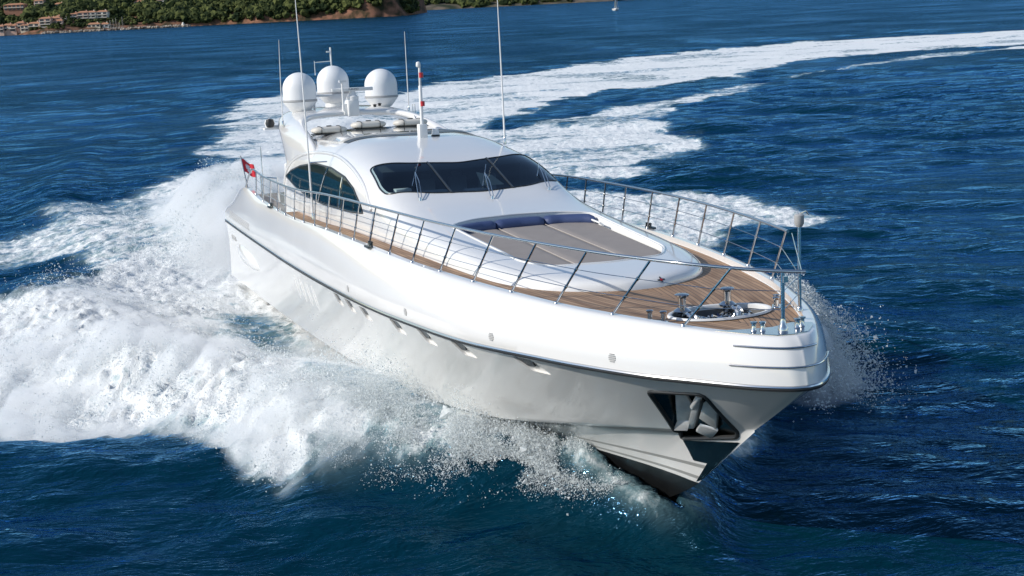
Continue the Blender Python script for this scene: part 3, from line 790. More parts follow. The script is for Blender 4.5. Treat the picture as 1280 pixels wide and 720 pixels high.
for k in range(44):
    a = rng.uniform(0, 6.28); rr = rng.uniform(.1, .75); x = WC[0] + .42 * rr * math.cos(a) + .1; y = WC[1] + .7 * rr * math.sin(a)
    g.lathe((x, y, zd0 - .30 + rng.uniform(0, .1)), [(.05, 0), (.055, .06), (.03, .08), (.03, .16), (.05, .18), (.001, .2)], 10, mat=Matrix.Rotation(rng.uniform(-.9, .9), 3, 'X') @ Matrix.Rotation(rng.uniform(-.9, .9), 3, 'Y'))
for k in range(16):
    a = rng.uniform(0, 6.28); x = WC[0] + .35 * math.cos(a) + .05; y = WC[1] + .55 * math.sin(a)
    g.tube([(x, y, zd0 - .28), (x + rng.uniform(-.1, .1), y + .1, zd0 - .12), (x + rng.uniform(-.1, .1), y + .28, zd0 - .2)], .022, 8)
g.obj('windlass_gear', M['chrome'], Y)
def bitts(x, y, rz, name='mooring_bitts'):
    z = deck_z_at(x) + .006; g = MB(); Rm = Matrix.Rotation(rz, 3, 'Z')
    for d in (-.13, .13):
        c_ = Rm @ Vector((d, 0, 0))
        g.lathe((x + c_.x, y + c_.y, z), [(.065, 0), (.06, .02), (.042, .04), (.04, .15), (.062, .175), (.066, .195), (.05, .205), (.001, .21)], 18)
    g.box((x, y, z + .008), (.40, .15, .016), mat=Rm); return g.obj(name, M['chrome'], Y, angle=35)
bitts(29.95, -1.20, R(35)); bitts(29.95, 1.20, R(-35))
for x, s in ((31.2, -1), (31.35, 1)): pass
# chrome bow plate with small bollards
PL = [(31.45, -.93), (31.95, -.60), (32.27, -.28), (32.34, 0), (32.27, .28), (31.95, .60), (31.7, .75), (31.55, .45), (31.7, 0), (31.62, -.45)]
g = MB(); n = len(PL); zz = 3.465
g.add([(x, y, zz + .008) for x, y in PL] + [(x, y, zz - .09) for x, y in PL], [tuple(range(n)), tuple(range(2 * n - 1, n - 1, -1))] + [(i, (i + 1) % n, n + (i + 1) % n, n + i) for i in range(n)])
bpl = g.obj('bow_plate', M['chrome'], Y, smooth=False)
for x, y in ((31.80, -.42), (31.87, -.30), (31.95, .30), (31.88, .44)):
    MB().lathe((x, y, zz + .008), [(.055, 0), (.04, .03), (.04, .11), (.06, .13), (.06, .15), (.001, .155)], 16).obj('roller_bollard', M['chrome'], bpl, angle=35)
# fairleads on the cap
for x, s in ((19.75, -1), (8.4, -1), (21.0, 1)):
    y, z = dek_y(x), dek_z(x); g = MB()
    g.box((x, s * (y + .03), z + .015), (.36, .14, .06)); g.lathe((x - .08, s * (y - .02), z + .02), [(.05, 0), (.035, .10), (.05, .12), (.001, .13)], 10); g.lathe((x + .08, s * (y - .02), z + .02), [(.035, 0), (.035, .10), (.05, .12), (.001, .13)], 10)
    g.obj('fairlead', M['steel_dark'], Y, bevel=.02)
# round drain grilles on the bulwark band
for x, z in ((29.96, 2.88), (26.84, 2.81), (22.98, 2.73), (18.8, 2.66)):
    for s in (-1, 1):
        p_, n_ = on_hull(x, z, s); q = n_.to_track_quat('Z', 'Y').to_matrix(); g = MB()
        for k in range(5):
            hw = .075 * math.sqrt(max(.05, 1 - ((k - 2) / 2.6) ** 2)); c_ = p_ + n_ * .006 + q @ Vector((0, (k - 2) * .032, 0))
            g.box(c_, (hw * 2, .018, .014), mat=q)
        g.obj('drain_grille', M['grille'], Y, smooth=False)
# badge on the nose of the coachroof
zb_ = sup_z(27.2, .1)
pn = SB.ray_cast(Vector((30, .36, 3.60)), Vector((-1, 0, 0)))
bp_, bn_ = (pn[0], pn[1]) if pn[0] else (Vector((27.2, -.4, 3.6)), Vector((1, 0, 0)))
q = bn_.to_track_quat('Z', 'Y').to_matrix(); g = MB(); g.lathe(bp_ + bn_ * .004, [(.001, .012), (.028, .012), (.032, 0)], 16, mat=q); bd = g.obj('badge', M['red'], Y)
g = MB(); g.box(bp_ + bn_ * .006, (.17, .03, .012), mat=q); g.box(bp_ + bn_ * .006, (.03, .15, .012), mat=q); g.obj('badge_cross', M['steel_dark'], bd, smooth=False)

# pocket rim, anchor and steel plates on the stem
for s in (-1, 1):
    f = lambda uv: on_hull_new(uv[0], uv[1], s)
    HBn = BVHTree.FromPolygons([v.co.copy() for v in hull.data.vertices], [tuple(p.vertices) for p in hull.data.polygons]) if s == -1 else HBn
    on_old = lambda uv: on_hull(uv[0], uv[1], s)
    g = MB(); P = rounded(POCKET, .10, 4)
    band(g, P, on_old, .045, -.01, 90); g.obj('anchor_pocket_rim', M['rubber'], Y)
    # stockless anchor housed in the pocket, its flukes against the hull
    def ph(x, z, d=0.0):
        return Vector((x, s * (abs(on_hull(x, z, s)[0].y) - d * .55), z))
    def slab(g, pts, th, nn):
        a = [p for p in pts]; b = [p - nn * th for p in pts]; m_ = len(a)
        g.add(a + b, [tuple(range(m_)), tuple(range(2 * m_ - 1, m_ - 1, -1))] + [(i, (i + 1) % m_, m_ + (i + 1) % m_, m_ + i) for i in range(m_)])
    g = MB(); nn = Vector((.25, s * .9, -.35)).normalized()
    slab(g, [ph(30.57, 2.05, .18), ph(30.71, 2.08, .18), ph(29.94, 1.40, .02), ph(29.79, 1.37, .02)], .12, nn)
    slab(g, [ph(30.46, 2.25, .26), ph(30.62, 2.26, .26), ph(30.45, 1.96, .22), ph(30.03, 1.59, .10), ph(29.74, 1.53, .12)], .06, nn)
    slab(g, [ph(30.76, 2.09, .22), ph(31.09, 2.27, .26), ph(30.85, 1.93, .14), ph(30.35, 1.45, .05), ph(30.31, 1.69, .10)], .06, nn)
    slab(g, [ph(29.74, 1.55, .20), ph(30.03, 1.61, .20), ph(29.86, 1.40, -.02), ph(29.54, 1.34, .0)], .05, Vector((0, 0, 1)))
    slab(g, [ph(30.14, 1.55, .18), ph(30.38, 1.48, .14), ph(30.10, 1.26, .0), ph(29.98, 1.40, .02)], .05, Vector((0, 0, 1)))
    g.tube([ph(30.55, 1.98, .06), ph(30.95, 2.28, .14)], .06, 10)
    g.obj('anchor', M['anchor'], Y, bevel=.012)
    # polished guard plate below the pocket, running down to the foot of the stem
    GP = [(29.36, 1.03), (30.66, 1.26), (30.30, .972), (29.78, .578), (29.30, .214), (29.10, .115), (29.66, .52), (29.70, .62), (29.32, .61)]
    g = MB(); patch(g, GP, on_old, .008, .02, 120, 10); g.obj('stem_guard_plate', M['steel_dark'], Y, angle=60)
# guard plate follows the hull surface as bands of the bow (built from the hull curves)
def hull_surface(u, v):
    """u along (0..NL), v 0..1 from chine A to rub rail (straight)"""
    i = min(int(u), NL - 1); f_ = u - i
    a = C_['chA'][i] * (1 - f_) + C_['chA'][i + 1] * f_; b = C_['rub'][i] * (1 - f_) + C_['rub'][i + 1] * f_; m = mid[i] * (1 - f_) + mid[i + 1] * f_
    return a * (1 - v) ** 2 + m * 2 * v * (1 - v) + b * v * v
# louvre slots and after vents
for s in (-1, 1):
    for i in range(4):
        x = 12.0 + i * .74; g = MB()
        pts = [on_hull(x + .05 * t, 2.08 - .70 * t, s) for t in np.linspace(0, 1, 6)]
        g.tube([p_ + n_ * .0 for p_, n_ in pts], [.01, .03, .035, .035, .03, .01], 8); g.obj('hull_vent', M['matwhite'], Y)
    for i in range(5):
        g = MB(); pts = [on_hull(1.0 + 4.2 * t, 2.99 - .05 * i - .08 * t, s) for t in np.linspace(0, 1, 6)]
        g.tube([p_ + n_ * .002 for p_, n_ in pts], .013, 6); g.obj('engine_louvre', M['grille'], Y)
    p_, n_ = on_hull(1.1, 2.0, s); MB().box(p_, (.8, .04, .16)).obj('vent_grille', M['grille'], Y, smooth=False)
    # white spray blister low on the after hull
    rows = []
    for u in np.linspace(0, 1, 14):
        x = 1.2 + 4.6 * u; rr = .34 * math.sin(math.pi * min(max(u, .03), .97)) ** .6
        rows.append([(x, s * (3.28 + rr * .9 * math.cos(t)), 1.75 - .35 * u + rr * math.sin(t)) for t in np.linspace(0, 2 * math.pi, 16, endpoint=False)])
    g = MB(); g.grid(rows, close_v=True); g.obj('hull_blister', M['gel'], Y, angle=60)

# ================================================================== SEA
def hash2(ix, iy, seed):
    h = (ix.astype(np.int64) * 374761393 + iy.astype(np.int64) * 668265263 + seed * 1442695041) & 0xFFFFFFFF
    h = ((h ^ (h >> 13)) * 1274126177) & 0xFFFFFFFF
    return ((h ^ (h >> 16)) & 0xFFFFFFFF) / 4294967295.0
def vnoise(x, y, seed=0):
    ix, iy = np.floor(x), np.floor(y); fx, fy = x - ix, y - iy
    u, v = fx * fx * fx * (fx * (fx * 6 - 15) + 10), fy * fy * fy * (fy * (fy * 6 - 15) + 10)
    a = hash2(ix, iy, seed); b = hash2(ix + 1, iy, seed); c = hash2(ix, iy + 1, seed); d = hash2(ix + 1, iy + 1, seed)
    return (a * (1 - u) + b * u) * (1 - v) + (c * (1 - u) + d * u) * v
def fbm(x, y, oct=4, seed=0, gain=.5, lac=2.03):
    s_, a, t = 0, 1, 0
    for o in range(oct):
        s_ = s_ + a * vnoise(x + 17.3 * o, y - 9.1 * o, seed + o); t += a; a *= gain
        x, y = (x * .8 - y * .6) * lac, (x * .6 + y * .8) * lac
    return s_ / t
def sstep(a, b, x):
    t = np.clip((x - a) / (b - a), 0, 1); return t * t * (3 - 2 * t)
def poly_sd(px, py, poly):
    """signed distance, positive inside"""
    P = np.array(poly); d = np.full(px.shape, 1e9); ins = np.zeros(px.shape, bool)
    for i in range(len(P)):
        a, b = P[i - 1], P[i]; e = b - a; wx, wy = px - a[0], py - a[1]
        t = np.clip((wx * e[0] + wy * e[1]) / (e @ e + 1e-9), 0, 1)
        d = np.minimum(d, (wx - e[0] * t) ** 2 + (wy - e[1] * t) ** 2)
        c = ((a[1] <= py) & (b[1] > py)) | ((b[1] <= py) & (a[1] > py))
        with np.errstate(divide='ignore', invalid='ignore'):
            xi = a[0] + (py - a[1]) / (b[1] - a[1] if b[1] != a[1] else 1e-9) * e[0]
        ins ^= c & (px < xi)
    d = np.sqrt(d); return np.where(ins, d, -d)

FOAM = {
 'far_band': [(-12.7,166.3),(-8.9,181.8),(-2.9,184.2),(8.7,199.2),(22.2,226.9),(36,237.8),(56.2,251.8),(79.2,253.6),(99.6,255.5),(170,262),(240,250),(240,230),(150,222),(77.7,199.2),(61.9,198.1),(47,190.4),(33.4,167.9),(25.6,157.1),(18.1,149.5),(11.1,140.3),(4.8,131.1),(.7,117),(-2,108),(-5.4,104.5),(-8.1,102.7),(-20,104),(-22,140)],
 'near_band': [(74.3,190.4),(54.9,175.7),(39.9,161.6),(32.4,151.2),(23.7,131.1),(17.1,123),(14.3,113.1),(11.2,109.4),(5.9,108.7),(2.8,104.3),(-1,103),(0.6,108),(4.2,115),(9.7,123),(18.7,134.7),(29.9,150.2),(38.3,163.1),(58.5,187.2),(76,196),(120,212),(200,220),(200,214),(120,204)],
 'lobe_a': [(-3,99.7),(4.8,113.1),(10,118.2),(14.3,107.7),(14.2,89.2),(11.9,82.7),(7.5,74.3),(3.9,74.7),(-2,76)],
 'lobe_b': [(1,76),(6.6,69.5),(9,68.6),(12.3,66),(13.2,61.7),(14.9,58),(12.8,55.9),(11.1,56.2),(9.6,55.3),(8.4,52.2),(8.8,46.8),(3.7,44.8),(-2,58)],
 'wake': [(-28,165.9),(-30.3,154.3),(-29.2,132.5),(-25.4,108),(-22.3,93.2),(-21.7,80.7),(-22.3,75.9),(-16,68),(-8,60),(-2,70),(0,84),(2,104),(-8,130),(-12,162),(-14,176)],
 'side_upper': [(-21,82),(-22.3,75.9),(-23.8,73.3),(-25.6,70.2),(-24,66),(-25.5,62.5),(-27.5,58.4),(-26,55),(-22.5,56),(-19.4,54.7),(-16.5,51.7),(-13,50),(-7,52),(-5,62),(-12,78)],
 'side_lower': [(-7,57.5),(-12,56.5),(-15.6,54.2),(-16.8,51.5),(-17.5,49.2),(-16.9,47.2),(-20,45.9),(-24,44.4),(-26,40),(-21,37.5),(-16.2,35.2),(-14.6,34.2),(-13.3,32.9),(-11.2,31.6),(-9.8,31.2),(-8.2,30.4),(-5.8,28.6),(-4.1,27.2),(-2.3,26.2),(-1.2,25.9),(0,26.2),(.9,26.6),(1.6,26.4),(2.4,26.8),(2.0,30),(-2,38),(-6,50)],
}
YI = Ym.inverted()
def to_boat(x, y):
    bx = YI[0][0] * x + YI[0][1] * y + YI[0][3]; by = YI[1][0] * x + YI[1][1] * y + YI[1][3]
    return bx, by
def port_foam(bx, by):      # a ribbon of white along the port side, thrown out by the bow
    c = np.interp(bx, [-2, 6, 14, 20, 24, 27], [9.5, 7.5, 5.5, 4.2, 2.4, .8]); wd = np.interp(bx, [-2, 6, 14, 20, 24, 27], [5.0, 4.0, 3.0, 2.4, 1.6, .6])
    return np.where((bx > -3) & (bx < 27), wd - np.abs(by - c), -9)
WV = []
wr = np.random.default_rng(5)
for i in range(64):
    L = .55 * (16 / .55) ** (i / 63.0) * wr.uniform(.93, 1.07); th = R(78) + wr.normal(0, .52) * (1.25 if L < 3 else .8)
    slope = .036 * (.62 if L < 1.6 else 1.0) * (1.0 if L < 6 else .75)
    WV.append((L, th, slope * L / (2 * math.pi), wr.uniform(0, 6.28)))
def sea(x, y, spc):
    """height and foam density of the water surface"""
    wx = x + 2.0 * (fbm(x * .08, y * .08, 3, 71) - .5) * 2; wy = y + 2.0 * (fbm(x * .08, y * .08, 3, 91) - .5) * 2
    z = np.zeros_like(x)
    for L, th, a, ph in WV:
        k = 2 * math.pi / L; w_ = np.clip((L / spc - 2.5) / 2.0, 0, 1)
        if not np.any(w_ > 0): continue
        p = k * (wx * math.cos(th) + wy * math.sin(th)) + ph
        s_ = np.sin(p); z += a * w_ * (s_ + .25 * np.cos(2 * p))
    z *= .75 + .6 * (fbm(x * .03, y * .03, 2, 5) - .5) * 2
    dist = np.sqrt(x * x + y * y)
    # foam
    n1 = fbm(x * .55, y * .40, 5, 21) - .5; n2 = fbm(x * .16, y * .11, 3, 33) - .5
    foam = np.zeros_like(x)
    rag = n1 * 4.2 + n2 * 5.0
    for nme, poly, soft, gain in (('far_band', None, 3.2, 1.2), ('near_band', None, .9, 1.05), ('lobe_a', None, 2.2, 1.12), ('lobe_b', None, 1.6, 1.02), ('wake', None, 3.0, 1.1), ('side_upper', None, 2.0, .9), ('side_lower', None, 1.2, 1.22)):
        P = FOAM[nme]; xs_ = [p[0] for p in P]; ys_ = [p[1] for p in P]
        m = (x > min(xs_) - 9) & (x < max(xs_) + 9) & (y > min(ys_) - 9) & (y < max(ys_) + 9)
        if not m.any(): continue
        k = {'far_band': 1.3, 'near_band': .5, 'wake': 1.0, 'lobe_a': 1.1}.get(nme, .62)
        sd = poly_sd(x[m], y[m], P) + rag[m] * k
        foam[m] = np.maximum(foam[m], gain * sstep(-.3, soft, sd))
    foam *= 1 - .30 * sstep(.50, .66, fbm(x * .10 + y * .05, y * .22 - x * .10, 4, 701)) * sstep(55, 90, dist)
    bx, by = to_boat(x, y)
    pf = port_foam(bx, by) + rag * .4
    foam = np.maximum(foam, 1.0 * sstep(-.2, .9, pf))
    ay = np.abs(by)
    # hull half breadth at the water and how far outboard we are
    hw = np.interp(bx, [-3, -1, 8, 14, 18, 22, 25, 27, 29.3], [3.1, 3.3, 3.3, 3.2, 2.9, 2.3, 1.5, .7, 0])
    d = ay - hw
    along = (bx > -2) & (bx < 29.5)
    # bow wave: crest thrown outward, sheet close to the hull forward, hollow behind it
    cr = np.interp(bx, [-4, 4, 9, 13, 17, 21, 24, 26, 28], [7.0, 6.0, 5.2, 4.3, 3.0, 1.6, .6, .2, .0])
    hh = np.interp(bx, [-4, 4, 9, 13, 17, 21, 24, 26, 28, 29, 30, 31.2], [.75, .85, 1.05, 1.30, 1.45, 1.40, 1.36, 1.24, .88, .48, .14, .0])
    out = np.exp(-((d - cr) / np.interp(bx, [4, 17, 22, 25, 28], [2.3, 1.9, 1.9, 1.4, .8])) ** 2)
    inn_ = np.exp(-((d - cr) / np.interp(bx, [4, 10, 14, 18, 28], [2.2, 1.5, 2.6, 4.5, 3.0])) ** 2)
    ridge = np.where(d > cr, out, inn_) * np.where((bx > -9) & (bx < 31.2), 1, 0) * sstep(-9, -1, bx) * hh
    trough = -.45 * np.exp(-(d / 1.7) ** 2) * sstep(0, 4, bx) * sstep(14.5, 11, bx)
    bw = ridge + trough + 1.0 * np.exp(-((bx - 20.5) / 1.6) ** 2 - ((by - 7.6) / 1.0) ** 2)
    # raised rooster tail and wake behind the stern
    axis = np.interp(bx, [-110, -60, -30, 0], [22, 6, 0, 0])
    q = np.abs(by - axis)
    tail = (1.5 * np.exp(-((bx + 10) / 7.5) ** 2) + .45) * np.exp(-(q / (4.2 + .05 * np.abs(bx))) ** 2) * sstep(1.0, -4, bx)
    edge_ = .55 * np.exp(-((q - 6.5 - .06 * np.abs(bx)) / 2.2) ** 2) * sstep(2, -6, bx) * sstep(-120, -30, bx)
    z = z * (1 - .4 * np.clip(foam, 0, 1)) + bw + tail + edge_
    # glassy dark hollow right beside the hull aft of the sheet
    hol = np.exp(-((d - .4) / 1.35) ** 2) * sstep(1.5, 4.0, bx) * sstep(14.0, 11.5, bx) * (by < 0)
    foam = foam * (1 - .52 * hol)
    # clean sheet of water lifted by the bow
    glass = sstep(14.5, 16.5, bx) * sstep(24.5, 22.5, bx) * sstep(2.6, 1.2, d) * (by < 0)
    foam = foam * (1 - .34 * glass)
    sheet = sstep(11.5, 14.5, bx) * sstep(25.0, 21.5, bx + .3 * d) * sstep(5.0, 3.0, d + rag * .35) * (d > -1) * (by < 0)
    foam = np.maximum(foam, .98 * sheet * (1 - .30 * glass))
    foam = foam * np.where(by < 0, sstep(26.8, 24.5, bx + .25 * d), 1)
    wet = sstep(.55, .0, np.abs(d - .12) - n1 * .8) * sstep(20, 23, bx) * sstep(29.4, 27.5, bx) * .72
    foam = np.maximum(foam, wet)
    # turbulent relief inside the white water
    b1 = 1 - np.abs(fbm(x * .62, y * .62, 4, 101) * 2 - 1) * 2; b2 = fbm(x * 2.3, y * 2.3, 4, 131) - .5; b3 = fbm(x * .25, y * .25, 3, 151) - .5
    amp = (1 - .75 * glass) * np.clip(foam, 0, 1.1) * np.interp(dist, [0, 60, 130, 300], [1.0, .9, .6, .5])
    near = np.exp(-((d - cr) / 4) ** 2) * sstep(-8, 0, bx) * (bx < 27)
    b4 = fbm(x * 5.5, y * 5.5, 3, 171) - .5
    z = z + amp * (.12 * b1 + (.30 * b2 + .30 * b4) * np.clip(.35 / (spc + .2), 0, 1) + .45 * b3) * (.55 + .75 * near) - amp * .10
    # keep the water below the inside of the hull
    inside = (d < -.25) & (bx > -.5) & (bx < 29.5)
    z = np.where(inside, np.minimum(z, -.2 + 0 * z), z)
    # the shore: water is flat there
    z = z * sstep(900, 500, dist)
    return z, np.clip(foam, 0, 1.2)
def axis_(lo, hi, segs):
    out = []
    for a, b, st_ in segs:
        n = max(1, int(round((b - a) / st_))); out += list(a + (b - a) * np.arange(n) / n)
    return out
def geo(a, b, s0, rate):
    out = []; v = a; s_ = s0
    while v < b: v += s_; s_ *= rate; out.append(v)
    return out
xs_ = sorted([-q for q in geo(30, 45000, .14, 1.045)]) + list(np.arange(-30, 17, .10)) + geo(17, 45000, .12, 1.030)
ys_ = sorted([14 - (q - 14) for q in geo(14, 20000, .2, 1.10)]) + list(np.arange(14, 66, .10)) + geo(66, 60000, .13, 1.0125)
xs_ = np.array(xs_); ys_ = np.array(ys_)
dx_ = np.gradient(xs_); dy_ = np.gradient(ys_)
X, Yy = np.meshgrid(xs_, ys_); SP = np.maximum(np.abs(dx_)[None, :], np.abs(dy_)[:, None])
Zs, Fm = sea(X.ravel(), Yy.ravel(), SP.ravel())
nx, ny = len(xs_), len(ys_)
co = np.stack([X.ravel(), Yy.ravel(), Zs], 1).astype(np.float32)
idx = np.arange(nx * ny).reshape(ny, nx)
quads = np.stack([idx[:-1, :-1], idx[:-1, 1:], idx[1:, 1:], idx[1:, :-1]], -1).reshape(-1, 4).astype(np.int32)
def fast_mesh(name, co, faces, mat, smooth=True):
    me = bpy.data.meshes.new(name); me.vertices.add(len(co)); me.vertices.foreach_set('co', np.ascontiguousarray(co, np.float32).ravel())
    k = faces.shape[1]; me.loops.add(faces.size); me.loops.foreach_set('vertex_index', np.ascontiguousarray(faces, np.int32).ravel())
    me.polygons.add(len(faces)); me.polygons.foreach_set('loop_start', np.arange(0, faces.size, k, dtype=np.int32))
    try: me.polygons.foreach_set('loop_total', np.full(len(faces), k, np.int32))
    except Exception: pass
    me.update(calc_edges=True)
    me.polygons.foreach_set('use_smooth', np.full(len(faces), smooth))
    me.materials.append(mat); o = bpy.data.objects.new(name, me); COL.objects.link(o); return o

def water_material():
    m, nt = new_mat('sea_water'); L = nt.links
    out = node(nt, 'ShaderNodeOutputMaterial'); geo_ = node(nt, 'ShaderNodeNewGeometry')
    at = node(nt, 'ShaderNodeAttribute', attribute_name='foam')
    def mth(op, a, b=None, c=None, clamp=False):
        n = node(nt, 'ShaderNodeMath', operation=op); n.use_clamp = clamp
        for i, v in enumerate((a, b, c)):
            if v is None: continue
            if isinstance(v, (int, float)): n.inputs[i].default_value = v
            else: L.new(v, n.inputs[i])
        return n.outputs[0]
    def nz(scale, detail, rough=.55, vec=None, dist=0.0):
        n = node(nt, 'ShaderNodeTexNoise'); n.inputs['Scale'].default_value = scale; n.inputs['Detail'].default_value = detail
        n.inputs['Roughness'].default_value = rough; n.inputs['Distortion'].default_value = dist
        L.new(vec if vec is not None else geo_.outputs['Position'], n.inputs['Vector']); return n.outputs[0]
    mp = node(nt, 'ShaderNodeMapping'); mp.inputs['Rotation'].default_value = (0, 0, R(-12)); mp.inputs['Scale'].default_value = (.42, 1.0, 1.0)
    L.new(geo_.outputs['Position'], mp.inputs['Vector'])
    # small ripples
    r1 = nz(.95, 5, .60, mp.outputs[0], .4); r2 = nz(5.5, 3, .6, mp.outputs[0], .3)
    r0 = nz(.30, 4, .6, mp.outputs[0], .5)
    farw = node(nt, 'ShaderNodeMapRange'); farw.inputs[1].default_value = 60; farw.inputs[2].default_value = 400; farw.inputs[3].default_value = .0; farw.inputs[4].default_value = 3.2
    cd0 = node(nt, 'ShaderNodeVectorMath', operation='LENGTH'); L.new(geo_.outputs['Position'], cd0.inputs[0]); L.new(cd0.outputs['Value'], farw.inputs[0])
    hgt = mth('ADD', mth('ADD', r1, mth('MULTIPLY', r2, .10)), mth('MULTIPLY', r0, farw.outputs[0]))
    bp = node(nt, 'ShaderNodeBump'); bp.inputs['Distance'].default_value = .50
    gust = node(nt, 'ShaderNodeMapRange'); gust.inputs[1].default_value = .35; gust.inputs[2].default_value = .65; gust.inputs[3].default_value = .30; gust.inputs[4].default_value = 1.0
    L.new(nz(.035, 3, .5), gust.inputs[0]); L.new(gust.outputs[0], bp.inputs['Strength'])
    L.new(hgt, bp.inputs['Height'])
    cdn = node(nt, 'ShaderNodeVectorMath', operation='LENGTH'); L.new(geo_.outputs['Position'], cdn.inputs[0])
    rr_ = node(nt, 'ShaderNodeMapRange'); rr_.inputs[1].default_value = 40; rr_.inputs[2].default_value = 500; rr_.inputs[3].default_value = .06; rr_.inputs[4].default_value = .15; L.new(cdn.outputs['Value'], rr_.inputs[0])
    df = node(nt, 'ShaderNodeBsdfDiffuse'); gl = node(nt, 'ShaderNodeBsdfAnisotropic'); gl.inputs['Color'].default_value = (.24, .58, .98, 1)
    L.new(rr_.outputs[0], gl.inputs['Roughness']); L.new(bp.outputs[0], gl.inputs['Normal']); L.new(bp.outputs[0], df.inputs['Normal'])
    fr = node(nt, 'ShaderNodeFresnel'); fr.inputs['IOR'].default_value = 1.31; L.new(bp.outputs[0], fr.inputs['Normal'])
    wb = node(nt, 'ShaderNodeMixShader'); L.new(fr.outputs[0], wb.inputs[0]); L.new(df.outputs[0], wb.inputs[1]); L.new(gl.outputs[0], wb.inputs[2])
    # body colour: navy, turned to green where air is mixed in
    mixc = node(nt, 'ShaderNodeMix', data_type='RGBA')
    mixc.inputs[6].default_value = (.0025, .017, .036, 1); mixc.inputs[7].default_value = (.24, .37, .39, 1)
    aer = mth('MULTIPLY', at.outputs['Fac'], .9, clamp=True); L.new(mth('POWER', aer, 1.6), mixc.inputs[0])
    big = nz(.02, 2); gr = node(nt, 'ShaderNodeMix', data_type='RGBA'); gr.inputs[7].default_value = (.0003, .018, .018, 1)
    gr.inputs[6].default_value = (.0003, .019, .042, 1); L.new(big, gr.inputs[0]); L.new(gr.outputs[2], mixc.inputs[6])
    L.new(mixc.outputs[2], df.inputs['Color'])
    # foam
    fb = node(nt, 'ShaderNodeBsdfPrincipled'); fb.inputs['Roughness'].default_value = .75; fb.inputs['Specular IOR Level'].default_value = .25
    n1 = nz(1.15, 8, .66, None, .6); n2 = nz(7.0, 6, .7, None, .8)
    fh = mth('ADD', mth('MULTIPLY', n1, .8), mth('MULTIPLY', n2, .35))
    fbp = node(nt, 'ShaderNodeBump'); fbp.inputs['Strength'].default_value = .8; fbp.inputs['Distance'].default_value = .22
    L.new(fh, fbp.inputs['Height']); L.new(fbp.outputs[0], fb.inputs['Normal'])
    fc = node(nt, 'ShaderNodeMix', data_type='RGBA'); fc.inputs[6].default_value = (.34, .44, .46, 1); fc.inputs[7].default_value = (.80, .82, .82, 1)
    # lacy pattern: cells and threads
    vo = node(nt, 'ShaderNodeTexVoronoi', feature='DISTANCE_TO_EDGE'); vo.inputs['Scale'].default_value = .9
    vw = node(nt, 'ShaderNodeMix', data_type='VECTOR'); vw.inputs[0].default_value = .22
    nc = node(nt, 'ShaderNodeTexNoise'); nc.inputs['Scale'].default_value = 1.1; nc.inputs['Detail'].default_value = 5; L.new(geo_.outputs['Position'], nc.inputs['Vector'])
    vs_ = node(nt, 'ShaderNodeVectorMath', operation='SCALE'); L.new(nc.outputs['Color'], vs_.inputs[0]); vs_.inputs['Scale'].default_value = 2.4
    va = node(nt, 'ShaderNodeVectorMath', operation='ADD'); L.new(geo_.outputs['Position'], va.inputs[0]); L.new(vs_.outputs[0], va.inputs[1])
    L.new(va.outputs[0], vo.inputs['Vector'])
    lace = mth('SUBTRACT', 1.0, mth('MULTIPLY', vo.outputs['Distance'], 3.0), clamp=True)
    mp2 = node(nt, 'ShaderNodeMapping'); mp2.inputs['Rotation'].default_value = (0, 0, R(-38)); mp2.inputs['Scale'].default_value = (.16, 1.0, 1.0); L.new(geo_.outputs['Position'], mp2.inputs['Vector'])
    strk = nz(.85, 6, .65, mp2.outputs[0], .8)
    fs_ = node(nt, 'ShaderNodeMapRange'); fs_.inputs[1].default_value = 55; fs_.inputs[2].default_value = 110; fs_.inputs[3].default_value = .12; fs_.inputs[4].default_value = .55; L.new(cd0.outputs['Value'], fs_.inputs[0])
    stk = mth('MULTIPLY', mth('SUBTRACT', strk, .5), fs_.outputs[0])
    val = mth('ADD', stk, mth('ADD', mth('MULTIPLY', n1, .95), mth('ADD', mth('MULTIPLY', n2, .35), mth('MULTIPLY', lace, .16))))
    # threshold falls as foam density rises
    thr = mth('SUBTRACT', 1.10, mth('MULTIPLY', at.outputs['Fac'], .62))
    fac = mth('MULTIPLY', mth('SUBTRACT', val, thr), 3.6, clamp=True)
    L.new(fac, fc.inputs[0])
    # nothing where there is no foam at all
    gate = mth('MULTIPLY', at.outputs['Fac'], 9.0, clamp=True)
    ms = node(nt, 'ShaderNodeMixShader'); L.new(mth('MULTIPLY', fac, gate), ms.inputs[0]); L.new(wb.outputs[0], ms.inputs[1]); L.new(fb.outputs[0], ms.inputs[2])
    L.new(fc.outputs[2], fb.inputs['Base Color'])
    L.new(ms.outputs[0], out.inputs[0])
    return m
water = fast_mesh('sea', co, quads, water_material())
water['kind'] = 'structure'
fa = water.data.attributes.new('foam', 'FLOAT', 'POINT'); fa.data.foreach_set('value', Fm.astype(np.float32))

